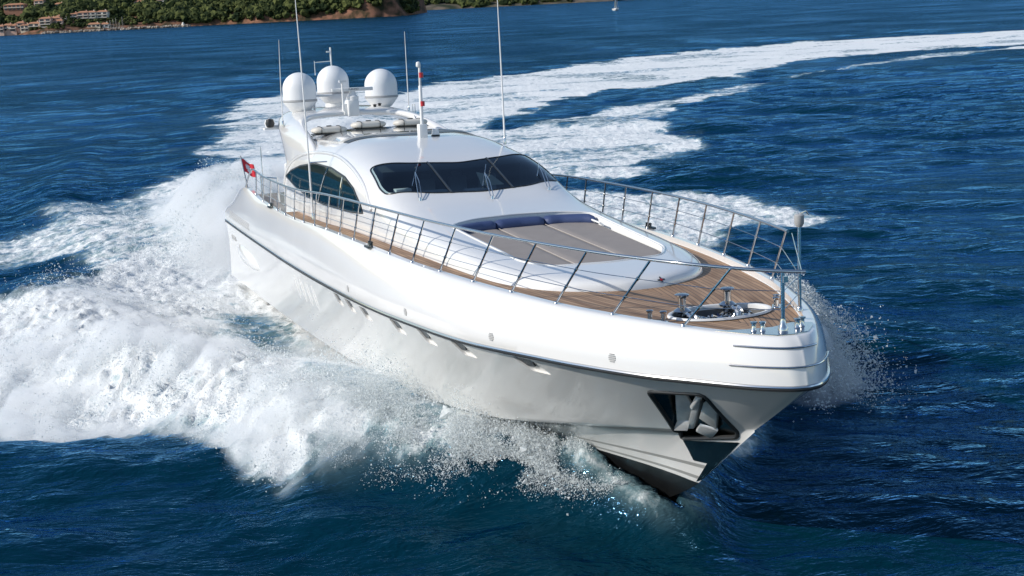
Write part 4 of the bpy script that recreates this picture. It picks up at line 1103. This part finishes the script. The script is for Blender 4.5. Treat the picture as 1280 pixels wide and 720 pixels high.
# ------------------------------------------------------------------ spray: flying drops
OCT = np.array([(1, 1, 1), (1, -1, -1), (-1, 1, -1), (-1, -1, 1)], np.float32)
OF = np.array([(0, 1, 2), (0, 3, 1), (0, 2, 3), (1, 3, 2)], np.int32)
m_, nt_ = new_mat('spray_drops'); d1 = node(nt_, 'ShaderNodeBsdfDiffuse'); d2 = node(nt_, 'ShaderNodeBsdfTranslucent'); mx_ = node(nt_, 'ShaderNodeMixShader'); oo_ = node(nt_, 'ShaderNodeOutputMaterial')
for q_ in (d1, d2): q_.inputs[0].default_value = (.84, .87, .88, 1)
mx_.inputs[0].default_value = .5; nt_.links.new(d1.outputs[0], mx_.inputs[1]); nt_.links.new(d2.outputs[0], mx_.inputs[2]); nt_.links.new(mx_.outputs[0], oo_.inputs[0]); M['drops'] = m_
def drops(name, P, r, label):
    n = len(P); jr = np.random.default_rng(n); an = jr.uniform(0, 6.28, (n, 2)); c1, s1, c2, s2 = np.cos(an[:, 0]), np.sin(an[:, 0]), np.cos(an[:, 1]), np.sin(an[:, 1])
    O3 = np.repeat(OCT[None], n, 0) * jr.uniform(.6, 1.5, (n, 1, 3)); xx = O3[..., 0] * c1[:, None] - O3[..., 1] * s1[:, None]; yy = O3[..., 0] * s1[:, None] + O3[..., 1] * c1[:, None]
    zz = O3[..., 2]; O3 = np.stack([xx, yy * c2[:, None] - zz * s2[:, None], yy * s2[:, None] + zz * c2[:, None]], -1)
    v = (P[:, None, :] + O3 * r[:, None, None]).reshape(-1, 3)
    f = (OF[None] + (np.arange(n) * 4)[:, None, None]).reshape(-1, 3)
    o = fast_mesh(name, v, f, M['drops'], False); o['kind'] = 'stuff'; o['label'] = label; return o
def boat_to_world(bx, by):
    # point on the water whose boat coordinates (at water level) are bx, by
    wx = Rb[0][0] * bx + Rb[0][1] * by + YO.x; wy = Rb[1][0] * bx + Rb[1][1] * by + YO.y
    return wx, wy
def hgt(x, y): return sea(x, y, np.full_like(x, .12))[0]
pr_ = np.random.default_rng(77)
def hwf(bx): return np.interp(bx, [-3, -1, 8, 14, 18, 22, 25, 27, 29.3], [3.1, 3.3, 3.3, 3.2, 2.9, 2.3, 1.5, .7, 0])
# starboard: torn sheet between the stem and the white water
N = 230000; bx = 27.6 - 9.0 * pr_.beta(1.5, 1.9, N); k = np.clip((27.8 - bx) / 9.5, 0, 1)
off = np.abs(pr_.normal(0, 1, N)) * (.20 + .9 * k) + .03 + 3.4 * k * pr_.random(N)
clump = fbm(bx * 1.9 + off, off * 2.6, 5, 401); keep = clump > .53 + .03 * pr_.normal(0, 1, N); bx, off, k = bx[keep], off[keep], k[keep]
x_, y_ = boat_to_world(bx, -(hwf(bx) + off)); z_ = hgt(x_, y_) + pr_.exponential(1, len(bx)) * (.05 + .26 * k) * sstep(0, .3, off) + .01
drops('bow_spray', np.stack([x_, y_, z_], 1), np.exp(pr_.normal(math.log(.0037), .55, len(bx))), 'white drops flying off the starboard bow wave')
# mist and drops over the white water and its ragged outer edge
N = 420000; x_ = pr_.uniform(-27, 3, N); y_ = pr_.uniform(26, 60, N); bx, by = to_boat(x_, y_)
m = (by < -2.8) & (bx > -4) & (bx < 25); x_, y_, bx, by = x_[m], y_[m], bx[m], by[m]
z0, f0 = sea(x_, y_, np.full(len(x_), .15))
cl = fbm(x_ * .9, y_ * .9, 5, 431)
p_ = np.clip(f0 * 1.3, 0, 1) * sstep(.38, .58, cl) * (.35 + .65 * sstep(5, 13, bx))
m = pr_.random(len(x_)) < p_; x_, y_, z0, cl = x_[m], y_[m], z0[m], cl[m]
h_ = pr_.exponential(1, len(x_)) * (.06 + .9 * np.clip(cl - .45, 0, 1))
x_ = x_ - .30 * h_ + pr_.normal(0, .12, len(x_)); y_ = y_ - h_ * .75 + pr_.normal(0, .12, len(x_))
drops('wash_spray', np.stack([x_, y_, z0 + h_], 1), np.exp(pr_.normal(math.log(.0085), .4, len(x_))), 'fine white mist above the broken wash on the starboard side')
# mist thrown up behind the stern
N = 110000; bx = -1 - pr_.gamma(2.4, 2.9, N); by = pr_.normal(0, 1, N) * (2.3 + .07 * np.abs(bx)) + np.interp(bx, [-40, 0], [3, 0])
cl = fbm(bx * .5 + 9, by * .5, 4, 471); m = cl > .46; bx, by, cl = bx[m], by[m], cl[m]
x_, y_ = boat_to_world(bx, by); h_ = pr_.random(len(bx)) ** 1.4 * (.3 + 2.2 * np.clip(cl - .42, 0, 1) * 3) * np.exp(-((bx + 9) / 10) ** 2)
drops('stern_spray', np.stack([x_, y_, hgt(x_, y_) + h_], 1), np.exp(pr_.normal(math.log(.011), .4, len(bx))), 'white plume of spray thrown up behind the stern')
# port side plume
N = 80000; t_ = pr_.random(N); bx = 20.6 + .95 * pr_.normal(0, 1, N) + .3 * t_; by = 6.0 + 2.6 * t_ + .40 * pr_.normal(0, 1, N) * (.6 + t_)
hz = (2.1 * np.sin(np.clip(t_ * 1.25 + .1, 0, 1) * math.pi * .62)) * pr_.random(N) ** .8 * np.exp(-((bx - 20.6) / 1.7) ** 2) + .12 * pr_.random(N)
m = fbm(by * 1.5 + 30, bx * 1.1 + hz * 1.8, 5, 451) > .44 + .05 * pr_.normal(0, 1, N); bx, by, hz = bx[m], by[m], hz[m]
x_, y_ = boat_to_world(bx, by); z_ = hgt(x_, y_) + hz
drops('port_spray', np.stack([x_, y_, z_], 1), np.exp(pr_.normal(math.log(.0085), .5, len(bx))), 'burst of white spray thrown out past the port bow')

# soft mist: closed volumes of even density lying on the white water
def mist(name, x0, x1, y0, y1, st_, tfun, dens, label):
    gx_ = np.arange(x0, x1, st_); gy_ = np.arange(y0, y1, st_); GX_, GY_ = np.meshgrid(gx_, gy_); xf, yf = GX_.ravel(), GY_.ravel()
    z0, f0 = sea(xf, yf, np.full(xf.shape, .3)); t = tfun(xf, yf, f0); t = np.where(t < .03, 0, t)
    tt = t.reshape(GX_.shape); tt[0] = tt[-1] = 0; tt[:, 0] = tt[:, -1] = 0; t = tt.ravel()
    n = len(xf); top = np.stack([xf, yf, z0 + t], 1); bot = np.stack([xf, yf, np.where(t > 0, z0 - .25, z0)], 1)
    ii = np.arange(n).reshape(GX_.shape); q = np.stack([ii[:-1, :-1], ii[:-1, 1:], ii[1:, 1:], ii[1:, :-1]], -1).reshape(-1, 4)
    q = q[(t[q] > 0).any(1)]
    bi = np.where(t > 0, np.arange(n) + n, np.arange(n))
    F = np.concatenate([q, bi[q][:, ::-1]])
    # drop unused vertices
    used = np.unique(F); remap = np.full(2 * n, -1); remap[used] = np.arange(len(used))
    m, nt = new_mat(name + '_air'); o = node(nt, 'ShaderNodeOutputMaterial'); v = node(nt, 'ShaderNodeVolumePrincipled'); v.inputs['Density'].default_value = dens; v.inputs['Color'].default_value = (.97, .98, .99, 1); v.inputs['Anisotropy'].default_value = .1
    nt.links.new(v.outputs[0], o.inputs['Volume'])
    ob = fast_mesh(name, np.concatenate([top, bot])[used], remap[F], m); ob['kind'] = 'stuff'; ob['label'] = label; return ob
def t_wash(x, y, f):
    bx, by = to_boat(x, y); cl = fbm(x * .55, y * .55, 5, 431); c2 = 1 - np.abs(fbm(x * 1.3, y * 1.3, 4, 811) * 2 - 1) * 2
    k = np.clip((f - .25) * 2.2, 0, 1) * sstep(-4, 2, bx) * sstep(26.8, 21, bx) * sstep(-1.2, -2.6, by)
    k = k * (.30 + .70 * sstep(4, 12, bx)) * (bx < 26.8)
    d = -by - hwf(bx); k = k * (1 - .85 * np.exp(-((d - .4) / 1.4) ** 2) * sstep(1.5, 4, bx) * sstep(14, 11.5, bx))
    k = k * (1 - .88 * sstep(13.5, 16, bx) * sstep(25, 23, bx) * sstep(3.2, 1.8, d))
    c3 = fbm(x * 3.1, y * 3.1, 3, 841) - .5
    return k * np.clip(.06 + 1.35 * (cl - .40) + .22 * c2 + .30 * c3, 0, .95)
mist('wash_mist', -28, 4, 25, 62, .14, t_wash, 1.7, 'soft white mist rolling over the starboard wash')
def t_stern(x, y, f):
    bx, by = to_boat(x, y); c = np.interp(bx, [-60, 0], [5, 0]); cl = fbm(x * .33, y * .33, 5, 471); c2 = 1 - np.abs(fbm(x * .9, y * .9, 4, 821) * 2 - 1) * 2
    k = sstep(.22, .65, np.exp(-((by - c) / (4.4 + .05 * np.abs(bx))) ** 2)) * sstep(-.8, -4, bx) * sstep(-30, -10, bx)
    return np.where(bx < -.8, k * np.clip(.75 + 3.0 * (cl - .40) + .55 * c2 + .8 * (fbm(x * 2.2, y * 2.2, 3, 851) - .5), 0, 2.2), 0)
mist('stern_mist', -34, 4, 50, 98, .3, t_stern, 1.3, 'soft white cloud of spray hanging behind the stern')
def t_port(x, y, f):
    bx, by = to_boat(x, y); cl = fbm(x * .9, y * .9, 5, 481)
    k = sstep(.08, .7, np.exp(-((bx - 20.8) / 1.7) ** 2 - ((by - 7.6) / 1.25) ** 2))
    return np.where((by > 3.6), k * np.clip(.85 + 6.0 * (cl - .47), 0, 1.7), 0)
mist('port_mist', 2, 16, 26, 46, .12, t_port, 2.6, 'soft white spray cloud beside the port bow')

# ================================================================== COAST
def shore_y(x):
    return 1462 + 14 * (fbm(x * .012 + 3, x * 0 + 7, 4, 501) - .5) * 2 + np.interp(x, [-900, -560, -480, -380, -300, -140, -100], [60, 40, 0, 18, 30, 0, 10])
def land(x, y):
    s_ = y - shore_y(x); end = sstep(-98, -122, x + .25 * s_ * 0)
    h = np.where(s_ > 0, 150 * (1 - np.exp(-s_ / np.interp(x, [-620, -380, -330, -240, -120], [500, 480, 360, 200, 130]))), 0)
    cliff = np.interp(x, [-400, -300, -200, -130, -110], [1.0, 3.0, 4.5, 8, 12]) * sstep(0, 7, s_)
    h = (h + cliff) * end * (.8 + .5 * fbm(x * .02, y * .02, 4, 511)) + np.where(s_ > 0, 1.2 * end, 0)
    rock = (fbm(x * .12, y * .12, 5, 521) - .5) * 5 * sstep(0, 4, s_) * end
    return np.where((s_ > -2) & (end > 0), h + rock * np.interp(x, [-400, -250], [.5, 1.2]), -3)
gx = np.arange(-760, -84, 2.2); gy = np.arange(1430, 1900, 3.0)
GX, GY = np.meshgrid(gx, gy); HZ = land(GX, GY)
ii = np.arange(GX.size).reshape(GX.shape)
qd = np.stack([ii[:-1, :-1], ii[:-1, 1:], ii[1:, 1:], ii[1:, :-1]], -1).reshape(-1, 4)
def rock_mat(name, c1, c2, sc):
    m, nt = new_mat(name); b = node(nt, 'ShaderNodeBsdfPrincipled'); o = node(nt, 'ShaderNodeOutputMaterial'); nt.links.new(b.outputs[0], o.inputs[0])
    g_ = node(nt, 'ShaderNodeNewGeometry'); nz = node(nt, 'ShaderNodeTexNoise'); nz.inputs['Scale'].default_value = sc; nz.inputs['Detail'].default_value = 8; nt.links.new(g_.outputs['Position'], nz.inputs['Vector'])
    cr = node(nt, 'ShaderNodeValToRGB'); cr.color_ramp.elements[0].position = .38; cr.color_ramp.elements[0].color = (*c1, 1); cr.color_ramp.elements[1].position = .62; cr.color_ramp.elements[1].color = (*c2, 1)
    nt.links.new(nz.outputs[0], cr.inputs[0]); nt.links.new(cr.outputs[0], b.inputs['Base Color']); b.inputs['Roughness'].default_value = .95; b.inputs['Specular IOR Level'].default_value = .1
    return m
M['rock'] = rock_mat('red_rock', (.035, .035, .02), (.26, .13, .085), .09)
M['pale_rock'] = rock_mat('pale_rock', (.16, .13, .11), (.42, .36, .30), .3)
hs = fast_mesh('hillside', np.stack([GX.ravel(), GY.ravel(), HZ.ravel()], 1), qd, M['rock']); hs['kind'] = 'structure'
def foliage_mat(name, a, b_):
    m, nt = new_mat(name); b = node(nt, 'ShaderNodeBsdfPrincipled'); o = node(nt, 'ShaderNodeOutputMaterial'); nt.links.new(b.outputs[0], o.inputs[0])
    at = node(nt, 'ShaderNodeAttribute', attribute_name='tint'); g_ = node(nt, 'ShaderNodeNewGeometry')
    nz = node(nt, 'ShaderNodeTexNoise'); nz.inputs['Scale'].default_value = .6; nz.inputs['Detail'].default_value = 4; nt.links.new(g_.outputs['Position'], nz.inputs['Vector'])
    ad = node(nt, 'ShaderNodeMath', operation='MULTIPLY_ADD'); nt.links.new(nz.outputs[0], ad.inputs[0]); ad.inputs[1].default_value = .5; nt.links.new(at.outputs['Fac'], ad.inputs[2])
    cr = node(nt, 'ShaderNodeValToRGB'); cr.color_ramp.elements[0].position = .25; cr.color_ramp.elements[0].color = (*a, 1); cr.color_ramp.elements[1].position = 1.2 - .2; cr.color_ramp.elements[1].color = (*b_, 1)
    nt.links.new(ad.outputs[0], cr.inputs[0]); nt.links.new(cr.outputs[0], b.inputs['Base Color']); b.inputs['Roughness'].default_value = .9; b.inputs['Specular IOR Level'].default_value = .1
    return m
M['leaf'] = foliage_mat('coast_foliage', (.012, .022, .009), (.11, .125, .04))
def blobs(name, pts, rad, seed, mat, label):
    """tree crowns: lumpy low domes, one per tree, merged into one wood"""
    r_ = np.random.default_rng(seed); bm = bmesh.new(); bmesh.ops.create_icosphere(bm, subdivisions=2, radius=1); V = np.array([v.co[:] for v in bm.verts]); F = np.array([[v.index for v in f.verts] for f in bm.faces]); bm.free()
    n = len(pts); allv = []; tint = []
    for i in range(n):
        d = 1 + .75 * (fbm(V[:, 0] * 2.9 + i * 7.1, V[:, 1] * 2.9 + V[:, 2] * 2.1, 2, seed + 3) - .5) * 2 + r_.normal(0, .10, len(V))
        v = V * d[:, None] * rad[i] * np.array([1, 1, .85]) + pts[i]
        allv.append(v); tint.append(np.full(len(V), r_.random() ** 1.5 * .7))
    o = fast_mesh(name, np.concatenate(allv), (F[None] + (np.arange(n) * len(V))[:, None, None]).reshape(-1, 3), mat, False)
    a = o.data.attributes.new('tint', 'FLOAT', 'POINT'); a.data.foreach_set('value', np.concatenate(tint).astype(np.float32))
    o['kind'] = 'stuff'; o['label'] = label; return o
tr = np.random.default_rng(31); n = 17000
tx = tr.uniform(-700, -100, n); ty = tr.uniform(1462, 1680, n); sh = ty - shore_y(tx)
mn = np.interp(tx, [-600, -560, -540, -400, -370, -330, -260, -125, -110], [24, 30, 50, 46, 8, 1, 1, 5, 24])
tz = land(tx, ty); keep = (sh > mn * (.8 + .5 * tr.random(n))) & (sh < 190) & (tz > 2) & (fbm(tx * .03, ty * .03, 3, 541) > .25)
for hx, hy, hw_ in ((34, 1560, 15), (5, 1560, 11), (112, 1600, 13), (122, 1602, 8), (150, 1610, 12), (186, 1568, 9), (214, 1575, 10), (262, 1570, 9), (64, 1572, 9), (88, 1556, 8)):
    cx_h = (hx - 640) * hy / 1657.14 + 17 * hy / 1458; keep &= ~((np.abs(tx - cx_h) < hw_) & (ty > hy - 26) & (ty < hy + 8))
tx, ty, tz = tx[keep], ty[keep], tz[keep]; tr_r = tr.uniform(2.2, 5.4, len(tx))
n2 = 900; ax_ = tr.uniform(-620, -360, n2); ay_ = shore_y(ax_) + tr.uniform(6, 54, n2); az_ = land(ax_, ay_)
tx = np.concatenate([tx, ax_]); ty = np.concatenate([ty, ay_]); tz = np.concatenate([tz, az_]); tr_r = np.concatenate([tr_r, tr.uniform(1.0, 2.2, n2)])
blobs('woodland', np.stack([tx, ty, tz + tr_r * .8], 1), tr_r, 61, M['leaf'], 'dark green wood covering the coastal hillside')
# far shore, raised and widened out of view to keep bright horizon off the water
def far_land(x, y):
    s_ = y - (2700 + 60 * (fbm(x * .004, x * 0 + 2, 3, 601) - .5)); end = sstep(-3600, -2800, x) * sstep(4200, 3000, x)
    return np.where(s_ > 0, (1.5 + (95 * (1 - np.exp(-s_ / 420.0)) + 230 * sstep(500, 1900, s_)) * (.6 + .8 * fbm(x * .0035, y * .0035, 4, 611))) * end, -4)
gx2 = np.arange(-3600, 4200, 18.0); gy2 = np.concatenate([np.arange(2640, 3000, 14.0), np.arange(3000, 5000, 50.0)]); GX2, GY2 = np.meshgrid(gx2, gy2); ii = np.arange(GX2.size).reshape(GX2.shape)
M['far_hill'] = rock_mat('far_scrub', (.03, .04, .025), (.16, .13, .10), .03)
fs = fast_mesh('far_hills_sky_screen', np.stack([GX2.ravel(), GY2.ravel(), far_land(GX2, GY2).ravel()], 1), np.stack([ii[:-1, :-1], ii[:-1, 1:], ii[1:, 1:], ii[1:, :-1]], -1).reshape(-1, 4), M['far_hill']); fs['kind'] = 'structure'
n = 2600; tx = tr.uniform(-420, 420, n); ty = tr.uniform(2700, 3000, n); tz = far_land(tx, ty); keep = (tz > 3) & (fbm(tx * .01, ty * .01, 3, 641) > .42); tx, ty, tz = tx[keep], ty[keep], tz[keep]; rr_ = tr.uniform(4, 8, len(tx))
blobs('far_woodland', np.stack([tx, ty, tz + 2], 1), rr_, 63, M['leaf'], 'dark trees scattered along the distant shore')

# stone breakwater below the terraces
n = 420; bm_ = MB(); br = np.random.default_rng(9)
bmx = bmesh.new(); bmesh.ops.create_icosphere(bmx, subdivisions=1, radius=1); IV = [v.co.copy() for v in bmx.verts]; IF = [tuple(v.index for v in f.verts) for f in bmx.faces]; bmx.free()
for i in range(n):
    x = br.uniform(-490, -330); y = 1440 + np.interp(x, [-490, -330], [8, 0]) + br.uniform(0, 9); r0 = br.uniform(1.0, 2.3)
    c = Vector((x, y, br.uniform(-.3, 1.6))); bm_.add([c + Vector((v.x * r0 * br.uniform(.7, 1.2), v.y * r0 * br.uniform(.7, 1.1), v.z * r0 * br.uniform(.5, .9))) for v in IV], IF)
o = bm_.obj('breakwater_rocks', M['pale_rock'], None, smooth=False); o['kind'] = 'stuff'; o['label'] = 'pale rubble breakwater in front of the seaside apartments'

WALLS = {'pink': (.66, .46, .37), 'cream': (.72, .60, .46), 'white': (.78, .74, .66), 'ochre': (.60, .42, .25), 'rose': (.62, .40, .32), 'brick': (.34, .17, .11)}
for k_, c_ in WALLS.items(): M['w_' + k_] = pbr('render_' + k_, c_, .9, var=.12, vscale=.2)
M['tile'] = pbr('roof_tiles', (.46, .22, .12), .9, var=.2, vscale=.4)
M['win'] = pbr('shaded_window', (.03, .035, .05), .2)
M['slab'] = pbr('balcony_slab', (.60, .55, .48), .9)
def building(name, label, cat, x, y, z, blocks, col, group=None):
    """blocks: (dx, dy, dz, width, depth, storeys) - each a storeyed mass with its own roof"""
    b = empty(name, label, cat, (x, y, z), group=group)
    for dx, dy, dz, wd, dp, st_ in blocks:
        h = st_ * 3.0
        g = MB(); g.box((dx, dy, dz + h / 2 - 4), (wd, dp, h + 8)); g.obj('wall', M['w_' + col], b, smooth=False)
        rf = MB(); hw, hd = wd / 2 + .6, dp / 2 + .6; zt = dz + h
        rf.add([(dx - hw, dy - hd, zt), (dx + hw, dy - hd, zt), (dx + hw, dy + hd, zt), (dx - hw, dy + hd, zt), (dx - hw * .6, dy, zt + 1.7), (dx + hw * .6, dy, zt + 1.7)], [(0, 1, 5, 4), (1, 2, 5), (2, 3, 4, 5), (3, 0, 4), (3, 2, 1, 0)])
        r_ = rf.obj('roof', M['tile'], b, smooth=False)
        MB().box((dx + wd * .25, dy, zt + 1.6), (1.0, 1.0, 2.2)).obj('chimney', M['w_' + col], r_, smooth=False)
        nb = max(1, int(wd / 4.5))
        for k in range(st_):
            for j in range(nb):
                cx = dx - wd / 2 + (j + .5) * wd / nb
                MB().box((cx, dy - dp / 2 - .02, dz + k * 3.0 + 1.35), (wd / nb * .62, .25, 1.9)).obj('window', M['win'], b, smooth=False)
            if k: MB().box((dx, dy - dp / 2 - .9, dz + k * 3.0), (wd * .94, 1.7, .9)).obj('balcony', M['slab'], b, smooth=False)
        for k in range(st_):
            for sx_ in (-1,):
                MB().box((dx + sx_ * (wd / 2 + .02), dy, dz + k * 3 + 1.4), (.2, dp * .35, 1.5)).obj('window', M['win'], b, smooth=False)
    return b
GRP = None
def px2x(px, y): return (px - 640) * y / 1657.14 + .0488 * y / 5.0 * 0 + 17 * y / 1458
def px2z(px, py, y): return 10.1 + (33 - .05 * px - py) * y / 1657.14
def bld(pxc, pyb, y, blocks, col, name, label, cat='building'):
    building(name, label, cat, px2x(pxc, y), y, px2z(pxc, pyb, y), blocks, col)
bld(17, 39, 1478, [(-4, 0, 0, 9, 9, 2), (4, 3, 1, 9, 9, 2)], 'pink', 'seaside_house', 'leftmost low pink apartment house of the row above the shore rocks')
bld(33, 38, 1480, [(-4, 0, 0, 8, 9, 2), (4, 2, 2.5, 8, 9, 2)], 'rose', 'seaside_house', 'stepped rose house between the leftmost pink one and the cream block on the shore')
bld(50, 37.5, 1480, [(-6, 0, 0, 9, 10, 2), (4, 1, 1.5, 12, 10, 2)], 'cream', 'apartment_block', 'two tier cream apartments left of the tall block on the shore')
bld(77, 36, 1478, [(-7, 0, 0, 13, 11, 4), (5, 3, 0, 12, 11, 3), (0, 8, 3, 14, 10, 3)], 'pink', 'apartment_block', 'tallest pink seaside block with open balconies down by the rocks')
bld(86, 29, 1494, [(-9, 0, 0, 10, 9, 2), (2, 3, 2, 12, 10, 2)], 'cream', 'terraced_flats', 'cream terraced flats climbing behind the tallest seaside block')
bld(110, 27, 1502, [(-6, 0, 0, 10, 10, 3), (5, 1, 1, 12, 10, 3)], 'rose', 'terraced_flats', 'rose terraced flats in the middle of the upper row')
bld(132, 25, 1504, [(-6, 0, 0, 11, 10, 3), (6, 2, 0, 12, 10, 3)], 'white', 'terraced_flats', 'white terraced flats at the right end of the upper row', 'building')
bld(127, 33, 1478, [(0, 0, 0, 14, 7, 1)], 'cream', 'harbour_house', 'low cream house with a tiled roof just above the breakwater')
bld(140, 33, 1480, [(0, 0, 0, 9, 7, 1)], 'white', 'harbour_house', 'small white house beside the moored masts')
bld(34, 13, 1560, [(0, 0, 0, 24, 12, 2)], 'brick', 'hillside_villa', 'wide villa with an orange tiled roof alone among the trees')
bld(5, 13, 1560, [(-2, 0, 0, 9, 10, 4), (5, 2, -3, 7, 8, 2)], 'ochre', 'hillside_house', 'tall ochre house at the top left corner of the hillside')
bld(4, 33, 1490, [(0, 0, 0, 12, 8, 1)], 'ochre', 'hillside_house', 'low ochre house at the left edge just above the shore')
bld(112, 5, 1600, [(-5, 0, 0, 8, 9, 2), (5, 0, .5, 9, 9, 2)], 'ochre', 'hilltop_house', 'ochre pair of roofs high among the trees above the terraced flats')
bld(122, 5.5, 1602, [(0, 0, 0, 6, 7, 3)], 'white', 'hilltop_house', 'narrow white tower house high among the trees')
bld(150, 3, 1610, [(0, 0, 0, 18, 9, 1)], 'white', 'hilltop_house', 'wide grey white house at the top edge above the masts')
bld(186, 9, 1568, [(0, 0, 0, 13, 9, 2)], 'cream', 'hillside_house', 'cream house among the trees right of the moored masts')
bld(214, 7, 1575, [(-3, 0, 0, 8, 8, 2), (4, 1, 1, 7, 8, 2)], 'white', 'hillside_house', 'white pair of houses among the trees above the beacon')
bld(262, 5, 1570, [(0, 0, 0, 12, 8, 2)], 'ochre', 'hillside_house', 'ochre house alone near the top edge right of the beacon')
bld(64, 8, 1572, [(0, 0, 0, 11, 9, 2)], 'pink', 'hillside_house', 'pink house among the trees right of the wide villa')
bld(88, 12, 1556, [(0, 0, 0, 10, 8, 2)], 'cream', 'hillside_house', 'small cream house among the trees just above the upper row of flats')
far = [(560, 3, 12), (583, 8, 8), (600, 3, 11), (628, 8.5, 10), (641, 3.5, 12), (655, 7.5, 9), (664, 2.5, 14), (677, 5.5, 10), (690, 4.5, 14), (703, 1, 9), (716, 4, 12), (735, 3, 9), (757, 2, 9)]
names = ['leftmost pale house on the distant shore past the red headland', 'small low house just right of the leftmost one on the distant shore', 'pale house high on the distant slope left of the tall aerial', 'low white house by the distant water right of the tall aerial', 'pale house above the low white one on the distant shore', 'small cream house near the water in the distant town', 'broad pale house high in the middle of the distant town', 'mid height white house in the distant town', 'widest waterfront block of the distant town', 'small high house above the waterfront block of the distant town', 'cream waterfront house left of the sailing boat', 'little white house halfway between the cream one and the sailing boat', 'last small house on the distant shore nearest the sailing boat']
for (px_, py_, wd_), lb in zip(far, names):
    yy_ = 2735 if py_ > 4 else 2790
    building('distant_house', lb, 'house', px2x(px_, yy_), yy_, max(1.5, px2z(px_, py_, yy_)), [(0, 0, 0, wd_ * 1.3, 10, 2)], ['white', 'cream', 'pink'][int(px_) % 3], 'houses on the distant shore')

# small white beacon at the end of the point
g = MB(); X0, Y0 = px2x(235, 1462), 1462.0; bz = px2z(235, 32, 1462)
bc = empty('beacon', 'small white conical beacon on the rocks below the dark trees', 'beacon', (X0, Y0, bz))
MB().lathe((0, 0, -2), [(2.6, 0), (2.4, 2.2), (1.1, 5.0), (.9, 5.8), (.001, 6.4)], 14).obj('tower', M['w_white'], bc)
MB().box((0, 0, -1.6), (7, 4, 2)).obj('plinth', M['pale_rock'], bc, smooth=False)

# sailing boats
def sailing_boat(x, y, rz, L, mh, label, furl=False, group=None):
    b = empty('sailing_boat', label, 'boat', (x, y, 0), rz, group)
    rows = []
    for u in np.linspace(0, 1, 15):
        xx = L * (u - .5); bw = L * .15 * (math.sin(math.pi * min(.97, .30 + .70 * u)) ** .8) if u < 1 else .02; zt = 1.0 + .35 * (2 * u - 1) ** 2
        rows.append([(xx, bw * math.sin(a), zt - (1.5 * max(0, math.cos(a)) if abs(a) < math.pi / 2 else 0)) for a in np.linspace(-math.pi / 2, math.pi / 2, 13)])
    g = MB(); g.grid(rows); g.grid([[r[0] for r in rows], [r[-1] for r in rows]]); g.add(rows[0], [tuple(range(13))]); g.obj('hull', M['gel'], b)
    g = MB(); g.box((-.05 * L, 0, 1.35), (L * .36, L * .15, .6)); g.obj('cabin', M['gel'], b, bevel=.1)
    MB().tube([(.08 * L, 0, 1), (.08 * L, 0, mh)], .12, 8).obj('mast', M['slab'], b)
    MB().tube([(.08 * L, 0, 2.5), (-.32 * L, 0, 2.45)], .10, 8).obj('boom', M['slab'], b)
    if furl: MB().tube([(.07 * L, 0, 2.7), (-.10 * L, 0, 2.9), (-.31 * L, 0, 2.65)], [.3, .3, .16], 8).obj('furled_sail', M['cream'], b)
    for a_ in (.48, -.46): MB().tube([(.08 * L, 0, mh - .1), (a_ * L, 0, 1.2)], .035, 5).obj('stay', M['slab'], b)
    return b
sb = sailing_boat(82.3, 945, R(70), 11.5, 15.5, 'lone sailing boat with a cream sail far out on the water near the top edge', True)
g = MB(); rows = []
for u in np.linspace(0, 1, 12):
    rows.append([(.85 - 3.9 * (1 - u) * t, .35 * math.sin(t * 2.6) * (1 - u * .6), 2.8 + 11.6 * u) for t in np.linspace(0, 1, 6)])
g.grid(rows); o_ = g.obj('mainsail', M['cream'], sb)
for px_, py_, mh, lb in ((146, 33, 11, 'leftmost moored sailing boat below the white flats'), (149.5, 33, 12.5, 'second moored sailing boat from the left below the white flats'), (153, 33, 13, 'middle one of the five moored sailing boats'), (157, 33, 9, 'shortest masted of the five moored sailing boats'), (161, 33, 14, 'rightmost moored sailing boat beside the dark trees')):
    yy_ = 1452; sailing_boat(px2x(px_, yy_), yy_, R(80), 10, mh, lb, True, 'sailing boats moored behind the breakwater')
